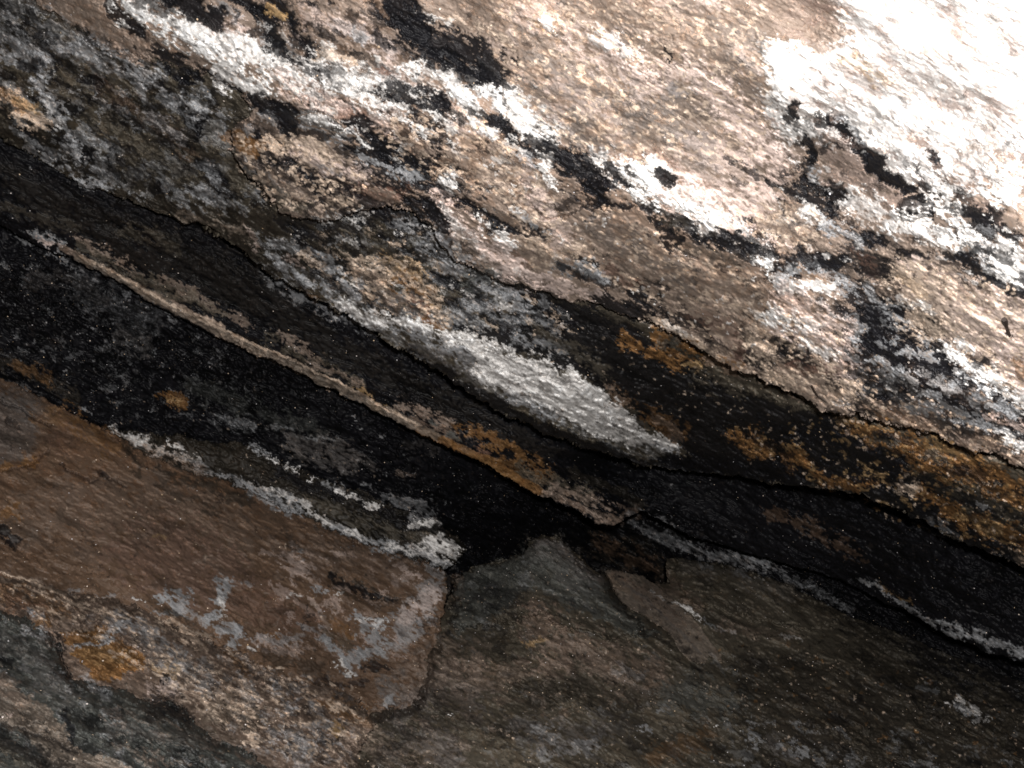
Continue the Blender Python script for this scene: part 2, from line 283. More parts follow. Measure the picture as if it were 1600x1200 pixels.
STROKES = '''
w~ 12 .6 850,215 880,245 930,270
p~ 26 .55 1090,120 1160,180 1220,260 1190,300
p~ 24 .4 1040,270 1100,285 1190,310
p~ 22 .5 620,110 700,160 740,190
p~ 22 .45 440,120 520,170 600,190
g~ 12 .5 420,60 480,110 540,140
w~ 10 .6 560,110 620,140 690,160
p~ 20 .5 1210,500 1300,540 1330,600
p~ 20 .4 1460,470 1560,530 1600,560
# ---- upper left
Pd 20 .8 -260,40 0,180 200,130 330,180 380,260 440,350 560,420 420,430 330,360 180,310 0,215 -260,60
Pg~ 16 .42 -200,-100 0,-20 120,40 150,78 230,110 245,135 180,120 110,95 40,80 0,75 -200,0
Pl 20 .7 60,100 150,100 250,130 340,190 380,250 440,330 350,330 230,290 120,240 80,160
g~ 12 .8 20,60 60,90
g~ 8 .8 0,88 50,102 70,120
g~ 12 .95 58,130 72,150 90,180 110,212 118,240
w~ 7 .5 70,165 95,195
g~ 7 .9 40,235 62,246 85,256
g~ 8 .5 130,200 160,230 150,250
g~ 12 .8 145,48 175,78 215,105 240,118
g~ 6 .6 120,70 160,66
g~ 6 .9 100,265 140,283 178,298
g 5 .7 130,215 148,228
g~ 7 .8 228,175 255,200 285,222
g~ 12 .75 265,150 300,168 335,190 352,222
g~ 5 .6 300,120 330,152
g~ 6 .5 205,120 228,150
g~ 6 .5 150,155 165,170
c~ 15 .8 15,150 35,170 60,190
y~ 9 .7 25,160 50,165
o 10 .4 5,150 20,165
t~ 13 .9 130,30 160,52 200,75 235,88
k 9 .9 172,8 195,32 215,52
k 6 .7 200,40 225,60
k~ 12 .9 248,80 275,100 300,112
k 7 .95 285,120 307,117
k 5 .9 310,107 345,127 372,142
k 9 .85 38,98 55,106
k 5 .6 60,60 80,85
k~ 8 .7 190,250 212,268
k 5 .7 240,240 270,262
k 4 .7 135,185 180,218 215,240
l 14 .6 330,200 350,245 380,290
# ---- white diagonal top left
w~ 20 .97 205,8 250,28 300,52 340,88 368,125 400,140
w 16 .9 280,38 320,50 350,75
w~ 18 .9 350,60 385,85 420,90
w 12 .9 395,68 418,85 440,108 472,140
p~ 12 .7 330,40 375,35
g~ 9 .6 345,12 372,28
Pt~ 12 .8 385,110 430,115 480,160 540,185 560,210 500,185 440,170 390,150
k! 15 .97 265,-10 290,5 315,22 335,30
k~ 9 .8 225,2 262,8
X 1.6 .9 360,10 372,22 368,36 350,40
k 7 .95 372,-5 400,14
k 10 .95 402,20 420,42 432,62
k 8 .95 424,-2 440,14 452,32
k 8 .95 452,32 462,48 478,66 490,84
k 8 .9 424,74 440,86 458,96
k 5 .7 465,92 480,80
y! 8 .9 416,18 436,28
c~ 9 .7 498,82 545,96
g~ 11 .55 530,40 590,62 610,70
w~ 6 .6 650,20 700,35
p~ 16 .45 480,30 560,40 620,80
k 6 .8 503,46 512,58
k 5 .8 525,50 535,54
k 7 .85 588,50 600,68
k 6 .7 545,20 550,32
g! 9 .6 555,48 570,65
w~ 15 .75 480,105 520,125 560,150
w~ 16 .75 520,112 575,130 640,150 690,165
p~ 14 .7 440,120 480,150 560,180
k 6 .7 500,108 530,122
k~ 6 .7 580,98 640,120
k 6 .9 585,143 612,150
k~ 11 .95 622,150 650,165 685,172
k! 8 .95 663,138 680,150 698,165
k! 4 .8 705,172 722,188
r 6 .7 595,110 612,114
r 7 .7 530,175 570,180
k~ 6 .6 490,140 545,160
w~ 14 .95 640,100 668,108 700,132
w 15 .97 700,120 722,150 745,182 770,200
w 22 .97 745,112 770,135 800,168 830,200 858,228
w~ 20 .9 790,150 830,190 852,215
g~ 12 .5 735,110 760,130 768,165
w~ 8 .8 600,158 640,168
t 8 .7 660,120 690,140
k! 16 .97 612,-15 628,12 640,30 655,50
k~ 22 .97 650,45 672,72 700,80 740,82 770,112
k! 8 .95 672,80 678,105
k 12 .9 700,95 720,115 738,118
k! 8 .9 748,105 772,125 792,140
k! 6 .9 730,170 752,180
k 9 .95 765,183 785,200 805,212
k 6 .9 795,222 810,240
c~ 6 .5 690,25 740,40 780,60
k 5 .6 735,26
# lower ledge of white (460..540,190)
w! 9 .97 468,180 495,186 520,192 537,207
g~ 7 .7 440,175 470,190 520,215 560,218
k 12 .96 400,160 425,168 448,180 452,205
g! 9 .5 412,178 425,190
k 4 .8 440,172 500,176 540,195
k 12 .96 545,190 580,203 610,232 632,250
k~ 22 .96 575,232 600,262 650,285 700,300
k~ 18 .9 640,255 690,285 720,300 745,330
g~ 8 .75 560,240 590,255 620,270
g~ 8 .6 640,270 700,285
w~ 6 .7 690,280 712,295
# tan/orange patch
Pt~ 10 .75 360,205 420,215 480,225 540,240 570,270 560,320 520,342 450,332 400,295 370,255
o 13 .7 360,215 385,230 405,232
p~ 14 .6 470,240 530,265 560,280
c~ 9 .6 420,225 500,235
k 6 .8 525,230 545,238
k~ 8 .7 410,262 440,275
k~ 7 .8 520,285 560,295
k~ 6 .7 480,285 500,290
r~ 10 .6 560,300 620,310 640,300
g~ 6 .5 510,255 530,270
l~ 12 .6 380,280 430,310 470,320
# ---- tan slab upper middle
p~ 24 .55 900,60 950,80 1000,120 1010,140
w~ 14 .6 930,60 965,75 990,90
w! 9 .75 855,28 864,46
y 8 .6 845,42
p~ 18 .4 980,90 1040,110 1090,130
p~ 22 .6 1130,150 1170,190 1210,240
p~ 14 .4 800,20 860,30
g~ 8 .4 1050,140 1080,145
k! 4 .95 1042,81 1048,89
k! 3 .6 823,64 830,67
k 4 .5 915,98 928,103
p~ 18 .5 1060,230 1120,235 1190,250
r~ 9 .5 980,245 1030,240 1060,255
r~ 12 .35 870,225 920,240 950,240
s~ 14 .4 840,90 880,120 930,150
s~ 14 .4 950,170 1000,200 1050,150
s~ 12 .4 1150,30 1190,60
w~ 14 .95 915,250 955,258 1000,266 1020,272
w! 8 .95 1018,252 1035,262 1048,274
w~ 18 .85 960,265 1000,285 1060,300 1120,330
p~ 20 .8 1060,290 1120,310 1180,330
k~ 18 .93 838,232 865,255 905,275 935,310
k~ 12 .93 858,238 905,258 940,292
k 8 .95 925,290 940,305 945,320
k 5 .95 800,203 802,238
w~ 7 .8 845,240 855,262 862,290
g~ 9 .6 805,235 830,262
k! 8 .97 1024,268 1034,276 1048,283
k! 5 .95 942,258 960,275 985,292
k~ 5 .8 968,275 1000,300
k 3 .9 980,262 986,275
k~ 4 .85 1135,245 1165,262 1200,290
k 4 .7 1145,275 1162,290
X 1.6 .9 825,305 838,328 848,338 860,344 880,336 900,333 912,323 926,320 938,326 948,324
k 6 .8 845,325 905,318
t 6 .5 860,338 900,326
# ---- upper right
Pw 30 .9 1205,60 1200,100 1225,150 1230,230 1300,215 1420,290 1600,240 1860,260 1860,-220 1290,-220 1300,0 1320,50 1240,70
Pq~ 26 .6 1190,90 1240,120 1280,230 1300,330 1360,350 1500,320 1600,420 1560,300 1420,300 1300,200
Pw~ 18 .9 1200,70 1240,70 1330,160 1420,200 1600,200 1600,320 1480,290 1400,260 1320,190 1260,180 1230,230 1190,180
t~ 18 .95 1205,12 1250,35 1285,50 1310,62
t 12 .7 1270,60 1290,75
y~ 10 .5 1330,92 1370,120 1385,130
t~ 9 .45 1395,130 1425,148
s~ 14 .45 1370,-10 1400,20 1425,40
t~ 7 .4 1445,88 1500,80 1520,76
t~ 8 .35 1455,190 1500,200
t~ 10 .4 1400,215 1440,225
t~ 7 .4 1490,148 1510,146
X 1.5 .6 1480,152 1498,152 1510,144
t~ 14 .3 1480,60 1560,30
g! 6 .6 1535,76 1545,84
y~ 6 .5 1520,68
k 7 .55 1575,232 1600,244
t 6 .7 1545,220 1560,240
t~ 6 .6 1470,232 1530,232 1560,238
k! 7 .93 1245,162 1240,172 1235,182
k! 3 .9 1275,172 1285,184
k 4 .8 1280,190 1300,200
w 12 .8 1380,215 1440,260 1480,300
k! 8 .97 1298,180,8 1312,192,11 1328,212,9 1345,235,10 1358,252,14 1375,262,14 1395,280,11 1425,305,8
g 5 .6 1318,185 1335,205
k! 7 .95 1257,222 1266,236 1262,252
k 7 .9 1262,250 1255,255
k~ 5 .85 1282,235 1292,230 1308,225
k 3 .8 1222,272 1240,268
g~ 8 .9 1262,268 1270,285
k! 8 .9 1250,285 1270,295 1290,300
k 6 .85 1300,285 1310,290
k! 7 .85 1447,243 1455,250 1465,256
k! 3 .9 1430,260 1440,270 1449,281
k! 7 .9 1445,290 1465,298
k 5 .9 1200,288 1225,292
X 1.3 .7 1345,212 1375,222 1390,235
# ---- right middle
k~ 14 .96 1252,295 1270,318 1292,330 1312,348
k! 11 .96 1295,300 1312,312 1308,330
k~ 9 .93 1320,345 1350,362 1375,378
k! 7 .95 1350,370 1378,378
Pt 14 .8 1150,320 1200,305 1250,315 1280,345 1280,375 1220,385 1150,360
s~ 8 .5 1200,340 1260,350
w~ 8 .8 1255,325 1285,348
g~ 12 .8 1290,350 1330,372 1345,380
Pk! 4 .85 1400,325 1412,306 1440,300 1460,312 1460,340 1440,342 1425,346 1410,344
k! 4 .9 1400,335 1425,346 1458,344
s~ 12 .5 1425,315 1445,325
k! 7 .95 1505,326 1525,336 1545,344 1565,355 1588,375
k! 11 .93 1525,355 1545,368
k! 6 .9 1503,360 1512,358
g 6 .5 1535,355 1555,362
w~ 18 .85 1400,350 1450,358 1500,378 1540,395
w~ 14 .9 1460,310 1490,330 1500,350
w 24 .9 1570,395 1590,430
w 14 .85 1550,385 1565,440
g~ 10 .7 1530,395 1545,430 1560,450
w~ 16 .7 1330,312 1370,330
t~ 14 .6 1320,340 1360,350
t~ 16 .8 1420,390 1470,395 1480,440
k! 7 .95 1478,396 1500,402 1520,408
k 6 .9 1500,402 1530,425 1545,440
k~ 7 .85 1505,390 1540,400 1570,400
k! 6 .9 1528,440 1545,437 1560,446 1575,455
k 7 .9 1580,462 1610,455
k 6 .9 1592,436 1605,432
k! 11 .96 1258,398 1278,405 1302,412
k 8 .9 1290,400 1305,418
k 7 .9 1200,388 1215,400
k! 7 .93 1238,412 1246,428
w 9 .8 1190,395 1205,420
k 3 .8 1208,425 1225,415
k~ 17 .85 1335,400 1360,410 1375,425
r~ 9 .5 1340,400 1370,425
k! 6 .93 1382,434 1410,436
k! 6 .9 1400,396 1420,398
k 6 .8 1430,395 1452,405
w~ 11 .8 1212,440 1235,448 1270,445 1300,450
g~ 10 .9 1218,438 1250,420 1265,415
g~ 8 .8 1275,420 1305,432 1320,440
o~ 8 .4 1265,435 1290,430
k! 4 .9 1235,465 1252,473
k 3 .6 1310,470 1324,515
c~ 30 .6 1410,430 1450,450 1480,470
c~ 30 .45 1440,500 1500,520 1560,500
p~ 30 .4 1500,480 1560,520
y~ 10 .35 1420,440 1450,460
Pk~ 16 .93 1290,430 1325,445 1355,450 1400,470 1450,485 1488,520 1490,545 1520,585 1570,605 1640,660 1600,700 1500,660 1430,625 1350,600 1300,560 1330,510 1320,470
Pk 16 .9 1340,470 1400,480 1460,495 1490,530 1480,560 1520,590 1580,620 1500,610 1420,580 1350,545
g~ 7 .6 1360,452 1375,465
w~ 5 .6 1400,462 1430,475 1455,490
w~ 12 .95 1480,548 1500,562 1520,578 1545,592
w! 7 .8 1500,532 1515,545
k 8 .8 1530,565 1550,580
k 5 .7 1512,552 1535,565
w~ 14 .95 1548,590 1575,606 1605,630
p~ 12 .7 1560,560 1600,600
k! 1.6 .95 1569,500 1573,510 1577,524
o 10 .7 1592,570 1602,585
# ---- centre right tan rock
w~ 12 .8 1200,490 1230,500 1270,510
p~ 22 .6 1230,470 1290,510 1310,530
w~ 8 .6 1250,540 1300,555
k~ 6 .7 1215,555 1260,550
k~ 7 .7 1240,570 1290,575
r~ 12 .5 1230,575 1300,580
g~ 6 .8 1360,562 1400,580 1430,590
w! 4 .6 1383,600 1390,615
Pp~ 10 .85 1030,300 1090,330 1150,345 1190,375 1240,385 1200,395 1150,375 1090,360 1040,340 1000,315
w~ 7 .85 990,300 1040,335 1085,355 1110,365
w~ 10 .95 1150,378 1190,395 1205,420
k~ 6 .9 1000,320 1030,335 1062,348 1078,360
d~ 10 .8 1020,340 1060,352
k! 6 .95 1036,364 1048,368 1058,378
k! 5 .9 1036,382 1050,388 1058,380
X 2 .9 1058,388 1075,398 1090,403
k~ 9 .92 1095,368 1130,378 1160,390
k 7 .9 1140,372 1160,378 1190,392
d~ 12 .6 1070,385 1120,395 1140,410
k! 4 .7 1120,420 1128,422
k 3 .7 1145,415 1160,430
Pt 20 .35 960,320 1030,370 1150,420 1200,460 1190,540 1100,480 980,440 900,380 850,350
g~ 10 .85 868,405 895,428 935,428
k~ 6 .9 872,408 892,425 905,436
k! 4 .9 898,399 915,408 928,414
k 4 .8 925,408 928,414
k~ 7 .85 920,430 950,438
g~ 6 .8 905,412 925,425 945,430
k 5 .85 1025,442 1036,448
k 4 .7 1008,438 1018,444
r~ 9 .6 950,420 980,440 1000,450
d~ 8 .7 960,440 985,455 1010,475
k~ 9 .95 932,472 965,478 1000,490 1020,492
k~ 6 .93 985,462 1010,475 1040,490 1060,505
k~ 5 .9 1020,465 1050,485 1090,505 1110,525
k 3 .8 1045,485 1060,505 1085,515
c~ 9 .8 1010,495 1050,515 1090,540 1130,560
w~ 5 .4 1050,510 1075,525
k~ 4 .7 1100,525 1160,560 1200,585
p~ 9 .7 800,405 830,432 880,450 930,460
w~ 4 .5 800,412 825,430
r~ 7 .6 800,390 830,420
c~ 10 .4 800,360 860,400 900,390
k~ 8 .8 800,340 830,355 848,368
g~ 6 .8 815,335 848,362
p~ 14 .5 820,280 870,345 880,370
c~ 14 .35 1160,480 1180,500 1190,560
r~ 14 .4 1100,500 1150,520 1150,560
d~ 8 .5 1140,500 1170,520
w~ 6 .4 1170,480 1195,500
k~ 7 .8 1170,565 1200,580 1240,600
# ---- centre: pink-white tongue & black knobs
p~ 20 .85 690,320 715,350 760,390 805,432
w~ 9 .6 700,330 720,365 760,400
w~ 12 .85 770,355 785,365 790,380
p~ 12 .8 760,385 800,410 840,440
t~ 10 .8 720,370 745,400 770,415
k~ 9 .93 728,318 755,332 790,348 808,360
w! 3 .9 738,338
w! 3 .9 748,342
w! 4 .8 758,330
k 3 .9 762,362 770,352 785,350 797,365
k! 8 .95 672,325 688,342 692,355
k~ 12 .9 640,318 665,328 680,335
k~ 14 .9 570,320 610,335 650,345
g~ 10 .7 640,345 680,365 700,390
g~ 7 .6 620,340 640,360
k~ 8 .85 600,373 630,380
c~ 7 .7 612,382 628,380
l~ 14 .5 520,350 570,370 600,400
k 5 .85 675,396 685,402
k~ 7 .8 600,400 650,415 660,405
k~ 9 .8 440,345 500,360 560,350
g~ 9 .55 400,375 420,378 470,390 500,400
g~ 9 .8 425,380 440,400 460,425
c~ 9 .6 478,398 500,415 508,430
g~ 9 .8 515,410 535,430 545,460 560,480
w~ 4 .4 530,420 540,440
g~ 8 .9 470,435 500,450 525,470
k 5 .8 485,425 495,430 515,440
p~ 6 .5 455,400 470,415
o 5 .5 478,455 492,465
g~ 8 .8 440,410 455,440
c~ 20 .85 560,425 590,425 625,425 650,445 668,465
t~ 16 .7 560,430 600,460 640,480 670,500
y~ 12 .6 600,410 640,425 660,440
o~ 12 .85 625,440 650,455 660,470
o 9 .8 665,500 685,508 695,502
y~ 8 .8 680,480 705,495 710,505
s! 8 .85 645,465 652,468
r~ 6 .8 640,470 660,480 670,500
g~ 10 .85 545,450 560,480 600,500 640,500
g! 3 .6 555,430 585,465 620,490
k~ 4 .6 570,440 600,470 640,495
g~ 18 .6 700,410 740,440 780,460
g~ 16 .65 690,500 740,480 800,500
g~ 12 .7 760,450 800,460 820,480
k~ 9 .85 690,430 720,450 745,460
k~ 8 .9 755,500 775,505 800,515
k~ 6 .8 700,470 740,500
v~ 12 .7 730,440 760,425
g~ 9 .5 660,380 700,420
# ---- white streak
Pg~ 9 .95 560,490 590,495 640,508 690,520 740,545 745,575 730,582 690,560 655,535 600,512 540,498 520,480
w~ 8 .85 525,480 560,488 600,498 640,508 665,512
w 7 .6 570,498 600,503 640,512
Pw 7 .97 690,520 720,528 760,540 800,552 840,568 900,588 945,612 980,645 988,660 1010,672 1050,690 1062,702 1030,702 990,690 950,680 905,668 880,655 850,640 800,620 760,600 740,582 750,570 720,545
Pg~ 10 .8 770,590 830,625 880,650 930,680 1000,690 1060,704 1000,700 920,672 850,655 790,625
s 6 .5 680,545 720,560 742,572
k! 1.6 .5 800,580 850,590 880,592
X 1.2 .6 740,565 800,584 830,588 890,600
g~ 6 .55 945,700 975,712
g~ 4 .55 980,718 1005,728
k! 3.5 .98 997,655 1010,660 1026,666
o~ 10 .5 950,612 975,628 990,640
o~ 12 .45 1010,650 1040,662 1060,680
t~ 7 .5 945,605 985,632
t 6 .4 1020,650 1045,665 1058,690
k 8 .9 640,552 700,588 750,612 800,645 900,690 1000,722 1100,740
g~ 10 .25 630,535 700,560 760,600 830,635 900,668 980,695 1040,708
g~ 10 .4 420,425 470,460 540,498 620,525
s~ 10 .5 660,540 720,570 745,585
w~ 6 .5 600,500 660,515 700,530
# ---- black zone between
Pk 16 .93 800,455 850,455 900,475 960,500 1050,545 1130,590 1200,620 1290,650 1400,720 1500,800 1600,860 1600,900 1340,772 1180,735 1070,712 1040,680 990,640 900,585 830,560 760,535 700,515 720,500 800,520 830,500
g~ 8 .5 800,478 830,490 870,515
g~ 10 .5 800,525 850,540 880,550
l~ 12 .6 840,520 900,550 940,580
o~ 9 .93 978,533 1005,548 1035,560 1060,572
o~ 8 .93 1025,523 1042,530 1038,540
o~ 9 .93 1060,535 1085,552 1110,562 1150,575
o~ 7 .7 1030,552 1070,560
y! 5 .9 1080,572 1088,576
v~ 8 .7 1040,540 1060,530
t~ 8 .7 1100,560 1160,580 1200,600
l~ 14 .6 1100,590 1150,600 1200,610
e 40 .9 900,480 1000,520 1100,560 1200,600
# ---- lower right orange bands
k~ 20 .8 1330,600 1400,620 1500,655 1600,690
c~ 12 .75 1200,585 1240,600 1300,620 1335,610
t~ 16 .85 1250,600 1300,620 1330,635
g~ 8 .7 1420,600 1440,612 1460,620
g~ 9 .5 1420,640 1480,640 1540,665 1600,695
p~ 7 .6 1545,650 1600,670
w~ 7 .6 1560,680 1605,700
g~ 5 .6 1310,625 1330,635
k~ 7 .7 1330,640 1370,655
b~ 12 .6 1380,650 1450,670
y~ 12 .7 1320,658 1370,672 1400,680
o~ 16 .93 1340,670 1400,690 1460,710 1520,725
y~ 10 .6 1460,695 1490,705 1525,725
o~ 14 .85 1500,725 1560,745 1610,780
o~ 10 .8 1420,720 1480,740 1560,765 1605,790
l~ 12 .5 1560,720 1600,740
v~ 8 .8 1370,682 1392,686
v~ 8 .7 1450,708 1470,718
k~ 8 .7 1490,735 1530,745
t~ 6 .8 1325,680 1350,695
y~ 9 .85 1155,678 1175,690 1200,697
o~ 12 .9 1160,685 1200,700 1235,708 1250,722
y~ 6 .6 1205,705 1235,700
k 5 .8 1230,725 1245,730
o~ 7 .8 1250,728 1290,745 1310,755
o~ 8 .7 1300,755 1340,760 1360,755
y~ 7 .85 1355,730 1370,745 1385,752
c~ 10 .75 1405,760 1425,765
t 8 .5 1410,750 1412,765
y! 4 .8 1380,785 1386,792
o~ 9 .8 1440,770 1480,785 1500,800
o~ 14 .85 1480,800 1530,820 1580,838 1610,860
y~ 7 .6 1500,805 1560,830
g~ 5 .6 1528,783 1540,788
g~ 8 .35 1440,820 1480,830
c~ 6 .6 1570,860 1600,870
b~ 10 .4 1200,800 1260,820 1340,870
g~ 4 .3 1200,880 1240,890
# ---- dark ledge: laminae
Pd~ 20 .4 0,240 60,270 180,320 300,350 380,400 500,500 640,580 780,650 880,700 840,730 700,660 560,590 400,500 200,420 100,360 0,300
l~ 10 .3 0,325 60,340 120,360
g~ 8 .75 55,365 75,372 92,388
p~ 4 .6 60,368 85,385
g~ 3 .5 20,365 45,382
g~ 2.5 .5 80,398 105,412 125,425
t= 5 .95 95,388 112,396 130,404
f= 5 .95 122,402 150,414 190,434 240,460
c~ 3 .5 130,407 160,418 200,440
f= 5.5 .9 170,425 190,436 210,448 240,462
t= 6.5 .97 240,459 270,474 300,492 325,502 345,513
c~ 3 .6 250,468 300,490 335,507
t~ 4.5 .9 115,372 135,380 160,393
t~ 5 .9 150,388 185,402 205,414
l~ 8 .6 120,385 160,400 200,420
t~ 4 .6 200,420 225,430
t~ 7 .65 250,440 290,458 320,470 360,495 385,505
l~ 8 .7 210,430 290,465 350,490
f= 7 .95 345,524 375,536 400,545 430,562
c~ 3.5 .6 350,525 400,545 440,566
f= 7 .95 430,562 470,580 520,600
t~ 5 .8 440,525 470,540 500,565
l~ 8 .7 420,530 480,560 560,600
t~ 4 .7 480,560 530,585 560,600
c~ 5 .8 510,598 545,612 585,634
y~ 5 .8 560,612 595,636 610,645
f= 6.5 .95 605,640 630,655 650,668
t~ 8 .8 620,632 660,645 700,662
n~ 9 .7 640,655 680,668 720,690
v 5 .85 668,658 678,661
v 4 .8 700,680 725,690
o= 6 .95 652,672 680,685 705,697 735,710
c= 5 .9 725,702 748,712
o~ 5 .8 710,668 730,675
r~ 6 .7 745,705 760,718
o~ 11 .75 735,672 780,695 820,715 850,745
y~ 6 .85 740,715 790,738 820,755 838,764
t~ 7 .7 835,762 850,772
o~ 9 .5 780,720 830,750
l~ 12 .8 820,735 870,760 920,780
t~ 8 .75 860,760 900,775 930,785
t~ 6 .7 905,798 930,810 945,818
t~ 9 .85 940,800 965,808 960,815
n~ 8 .6 970,805 995,800
d 12 .7 900,740 960,770 1000,790
f= 6.5 .8 120,401 200,441 250,471 350,522 470,576 590,637 700,692
c= 2.2 .75 125,400 200,438 250,466 345,515 470,568 590,630 650,664
o= 7 .85 690,688 770,724 840,766
t= 5 .8 850,768 905,792 940,812
k= 3 .7 230,470 350,535
# pale smear near 290..400,345..375
f~ 8 .75 285,340 320,348 360,358 400,378
g~ 8 .8 300,298 330,312
g~ 4 .5 205,298 228,310
p~ 5 .4 385,365 400,385
l~ 12 .4 200,360 280,380
# ---- back wall
g~ 3 .55 0,412 10,422
g~ 30 .08 130,450 180,480 230,500 200,520
s~ 14 .2 60,440 110,430 160,470
g~ 2.5 .35 110,425 130,432
g~ 2 .4 145,440 165,450
s~ 12 .3 180,530 230,545
g~ 4 .4 265,500 278,503
e 60 .8 40,450 150,500 250,540 150,560
d~ 14 .7 0,560 40,580 80,600 120,620
o~ 8 .35 20,570 80,590
o~ 7 .75 252,622 270,628 285,632
y! 2 .8 262,626 272,628
g~ 3 .7 132,636 146,641
g~ 8 .45 345,650 375,660 388,670
v~ 14 .4 300,600 400,640 500,680
g~ 3 .35 420,667 455,670
s~ 17 .6 460,692 500,695 535,715
s~ 10 .5 450,700 500,725 545,730
g~ 3 .4 480,683 510,686
s~ 6 .4 550,705 580,725
g~ 5 .25 620,780 660,790
t~ 3 .35 628,740 645,742
s~ 8 .2 640,690 680,705
d~ 30 .6 940,860 1000,870 1030,900
g~ 7 .33 985,810 1010,825 1040,838
g~ 5 .42 1010,800 1035,812 1050,820
g~ 8 .33 1020,840 1070,855 1100,865
g~ 7 .38 1060,850 1110,865 1160,885
g~ 6 .5 1135,865 1170,875 1200,885
g~ 7 .4 1170,875 1230,900 1280,925 1330,948
# ---- lip with white line
g~ 4 .7 1335,902 1355,912 1375,922
g~ 4 .6 1370,918 1395,935 1425,955
g~ 6 .65 1425,955 1460,972 1500,985 1520,1000
g~ 8 .7 1500,985 1540,1002 1570,1015 1605,1022
g~ 4 .4 1520,992 1560,1012
y~ 3 .35 1375,915 1420,940
# ---- slab with white rims
l~ 16 .7 480,785 560,815 620,835
k~ 8 .8 440,740 520,770 600,800 650,825
g 4.5 .9 395,700 415,712 432,722
w~ 4 .85 420,718 445,726 462,736
w! 1.6 .9 486,745 492,748
g~ 3 .6 510,755 540,765
w~ 2.6 .9 530,765 545,778 575,788 600,795
g~ 4 .5 560,758 590,765
g~ 8 .4 600,780 660,795 670,805
g~ 6 .45 640,805 680,820
w~ 4 .75 640,820 665,820 680,826
Pw~ 8 .93 655,848 680,838 700,840 722,855 720,868 702,880 684,892 676,876 640,858
l 9 .85 635,835 655,838 675,832
k 4 .8 660,828 690,832
w~ 4.5 .6 175,670 190,675 205,684
w~ 6 .65 200,680 225,692 248,705 270,712
w~ 6 .6 245,705 280,715 310,722
w~ 4 .8 262,692 285,697
g~ 5 .8 305,722 340,740 370,750 400,765
n~ 8 .6 230,700 280,718 320,735
w~ 5 .65 396,755 430,770 455,782 480,792
g~ 9 .75 400,765 440,790 480,805
w~ 5 .65 478,800 510,812 545,825
g~ 8 .8 520,820 560,840 600,855
w~ 4 .85 545,828 560,835 572,842
g~ 8 .8 580,845 620,858 665,868 690,880
w~ 3 .8 600,850 640,862 680,872
d~ 9 .7 250,745 330,760 400,785
# ---- brown boulder
Ps 30 .6 -100,580 30,620 55,650 55,700 30,720 0,735 -100,760
s~ 20 .5 20,620 60,650 90,660
o~ 20 .6 85,655 120,670 135,695
r~ 18 .5 90,680 130,700
b~ 24 .6 120,700 200,720
o~ 14 .45 155,685 180,695
o~ 5 .7 0,735 25,728 55,720
n~ 8 .3 50,700 75,660 65,640
Pn~ 30 .55 100,740 220,720 350,770 400,830 400,930 300,960 200,900 120,850 20,850 0,800
Pn~ 26 .6 420,850 500,830 600,860 690,890 690,960 600,900 500,900 440,900
Pr~ 30 .45 150,840 260,800 360,850 420,920 500,950 560,1000 420,990 300,950 180,900
o! 7 .65 14,786 22,792
o! 8 .65 10,802 22,808
t 5 .5 16,784 20,806
X 3 .7 14,655 28,668
X 1.8 .6 0,628 30,640 60,655 85,665
X 1.5 .8 95,725 103,729
X 1.6 .6 103,732 125,742 140,755 150,750 160,742 172,748 195,760
X 1.5 .45 0,738 30,732 60,718 78,708
d 5 .6 205,700 212,720 214,740
d~ 8 .7 190,685 200,705
k 4 .6 158,742 168,746
d 3.5 .55 242,752 275,772 300,782 340,795
d 5 .55 318,800 345,808
k 2.5 .6 345,776 346,782
d~ 6 .45 213,835 216,860 212,872
d~ 6 .4 225,835 250,835 268,825
k! 7 .93 -8,824 8,832 24,844
s 4 .4 10,834 20,842
y! 4 .4 246,838 256,842
t~ 3 .5 45,838 75,835
t 1.5 .6 42,843 58,860
t~ 1.5 .5 300,880 340,865 360,855
g~ 10 .85 262,930 278,945 285,955
g~ 7 .85 250,935 275,925 290,930
g~ 8 .9 352,908 350,925 342,940
g~ 9 .9 345,935 338,955 332,970
w~ 4 .5 345,940 348,960
g~ 8 .7 325,970 350,980 370,985
g~ 7 .85 365,980 370,995 362,1010
w! 3 .7 214,937 220,940
g~ 3.5 .6 240,955 262,960
d~ 6 .6 240,948 275,960 310,970
g~ 6 .5 305,960 316,965
g~ 5 .5 375,910 385,918
p~ 10 .45 440,880 470,890 455,870
d~ 6 .6 440,835 460,860
g~ 6 .4 465,860 475,870
w~ 3 .6 455,935 465,928
g~ 4 .7 492,918 503,925
w~ 3 .6 528,928 538,932
g~ 6 .5 500,960 510,975 480,985
k! 1.6 .7 482,945 478,975 474,990
d~ 9 .8 520,905 560,915 620,935
k 4 .8 520,902 545,912 575,925 600,930 635,942
d~ 12 .6 545,940 600,950 630,945
b~ 16 .6 550,955 600,960 630,950
o! 6 .6 540,985 552,992
o~ 8 .5 505,970 530,980
l~ 10 .6 505,985 530,995 545,1005
o~ 4 .6 420,990 432,996
g~ 5 .85 548,962 570,968 600,974
w~ 2.5 .6 555,968 600,974
g~ 14 .75 575,985 590,1000 585,1020
g~ 8 .9 508,998 518,1010 530,1025
g~ 8 .8 525,1020 535,1035 545,1045
w~ 3 .8 524,1035 535,1045 545,1049
g~ 9 .7 540,1035 560,1030 580,1025
g~ 20 .5 620,990 650,960 680,920 690,890
p~ 14 .4 640,960 680,930
g~ 12 .35 600,1010 640,1000
p~ 10 .4 400,1000 430,1010 460,1020
g~ 7 .5 395,995 420,1000 470,1000
d~ 14 .6 420,1020 460,1040 500,1050
# ---- orange boulder lower left
e 60 .8 0,920 150,980 300,1080 450,1130
n~ 20 .6 0,910 80,930 160,960
o~ 16 .45 10,930 60,940 90,950
r~ 12 .4 20,940 60,950
t~ 3 .8 0,895 30,903 60,910 90,925 110,938
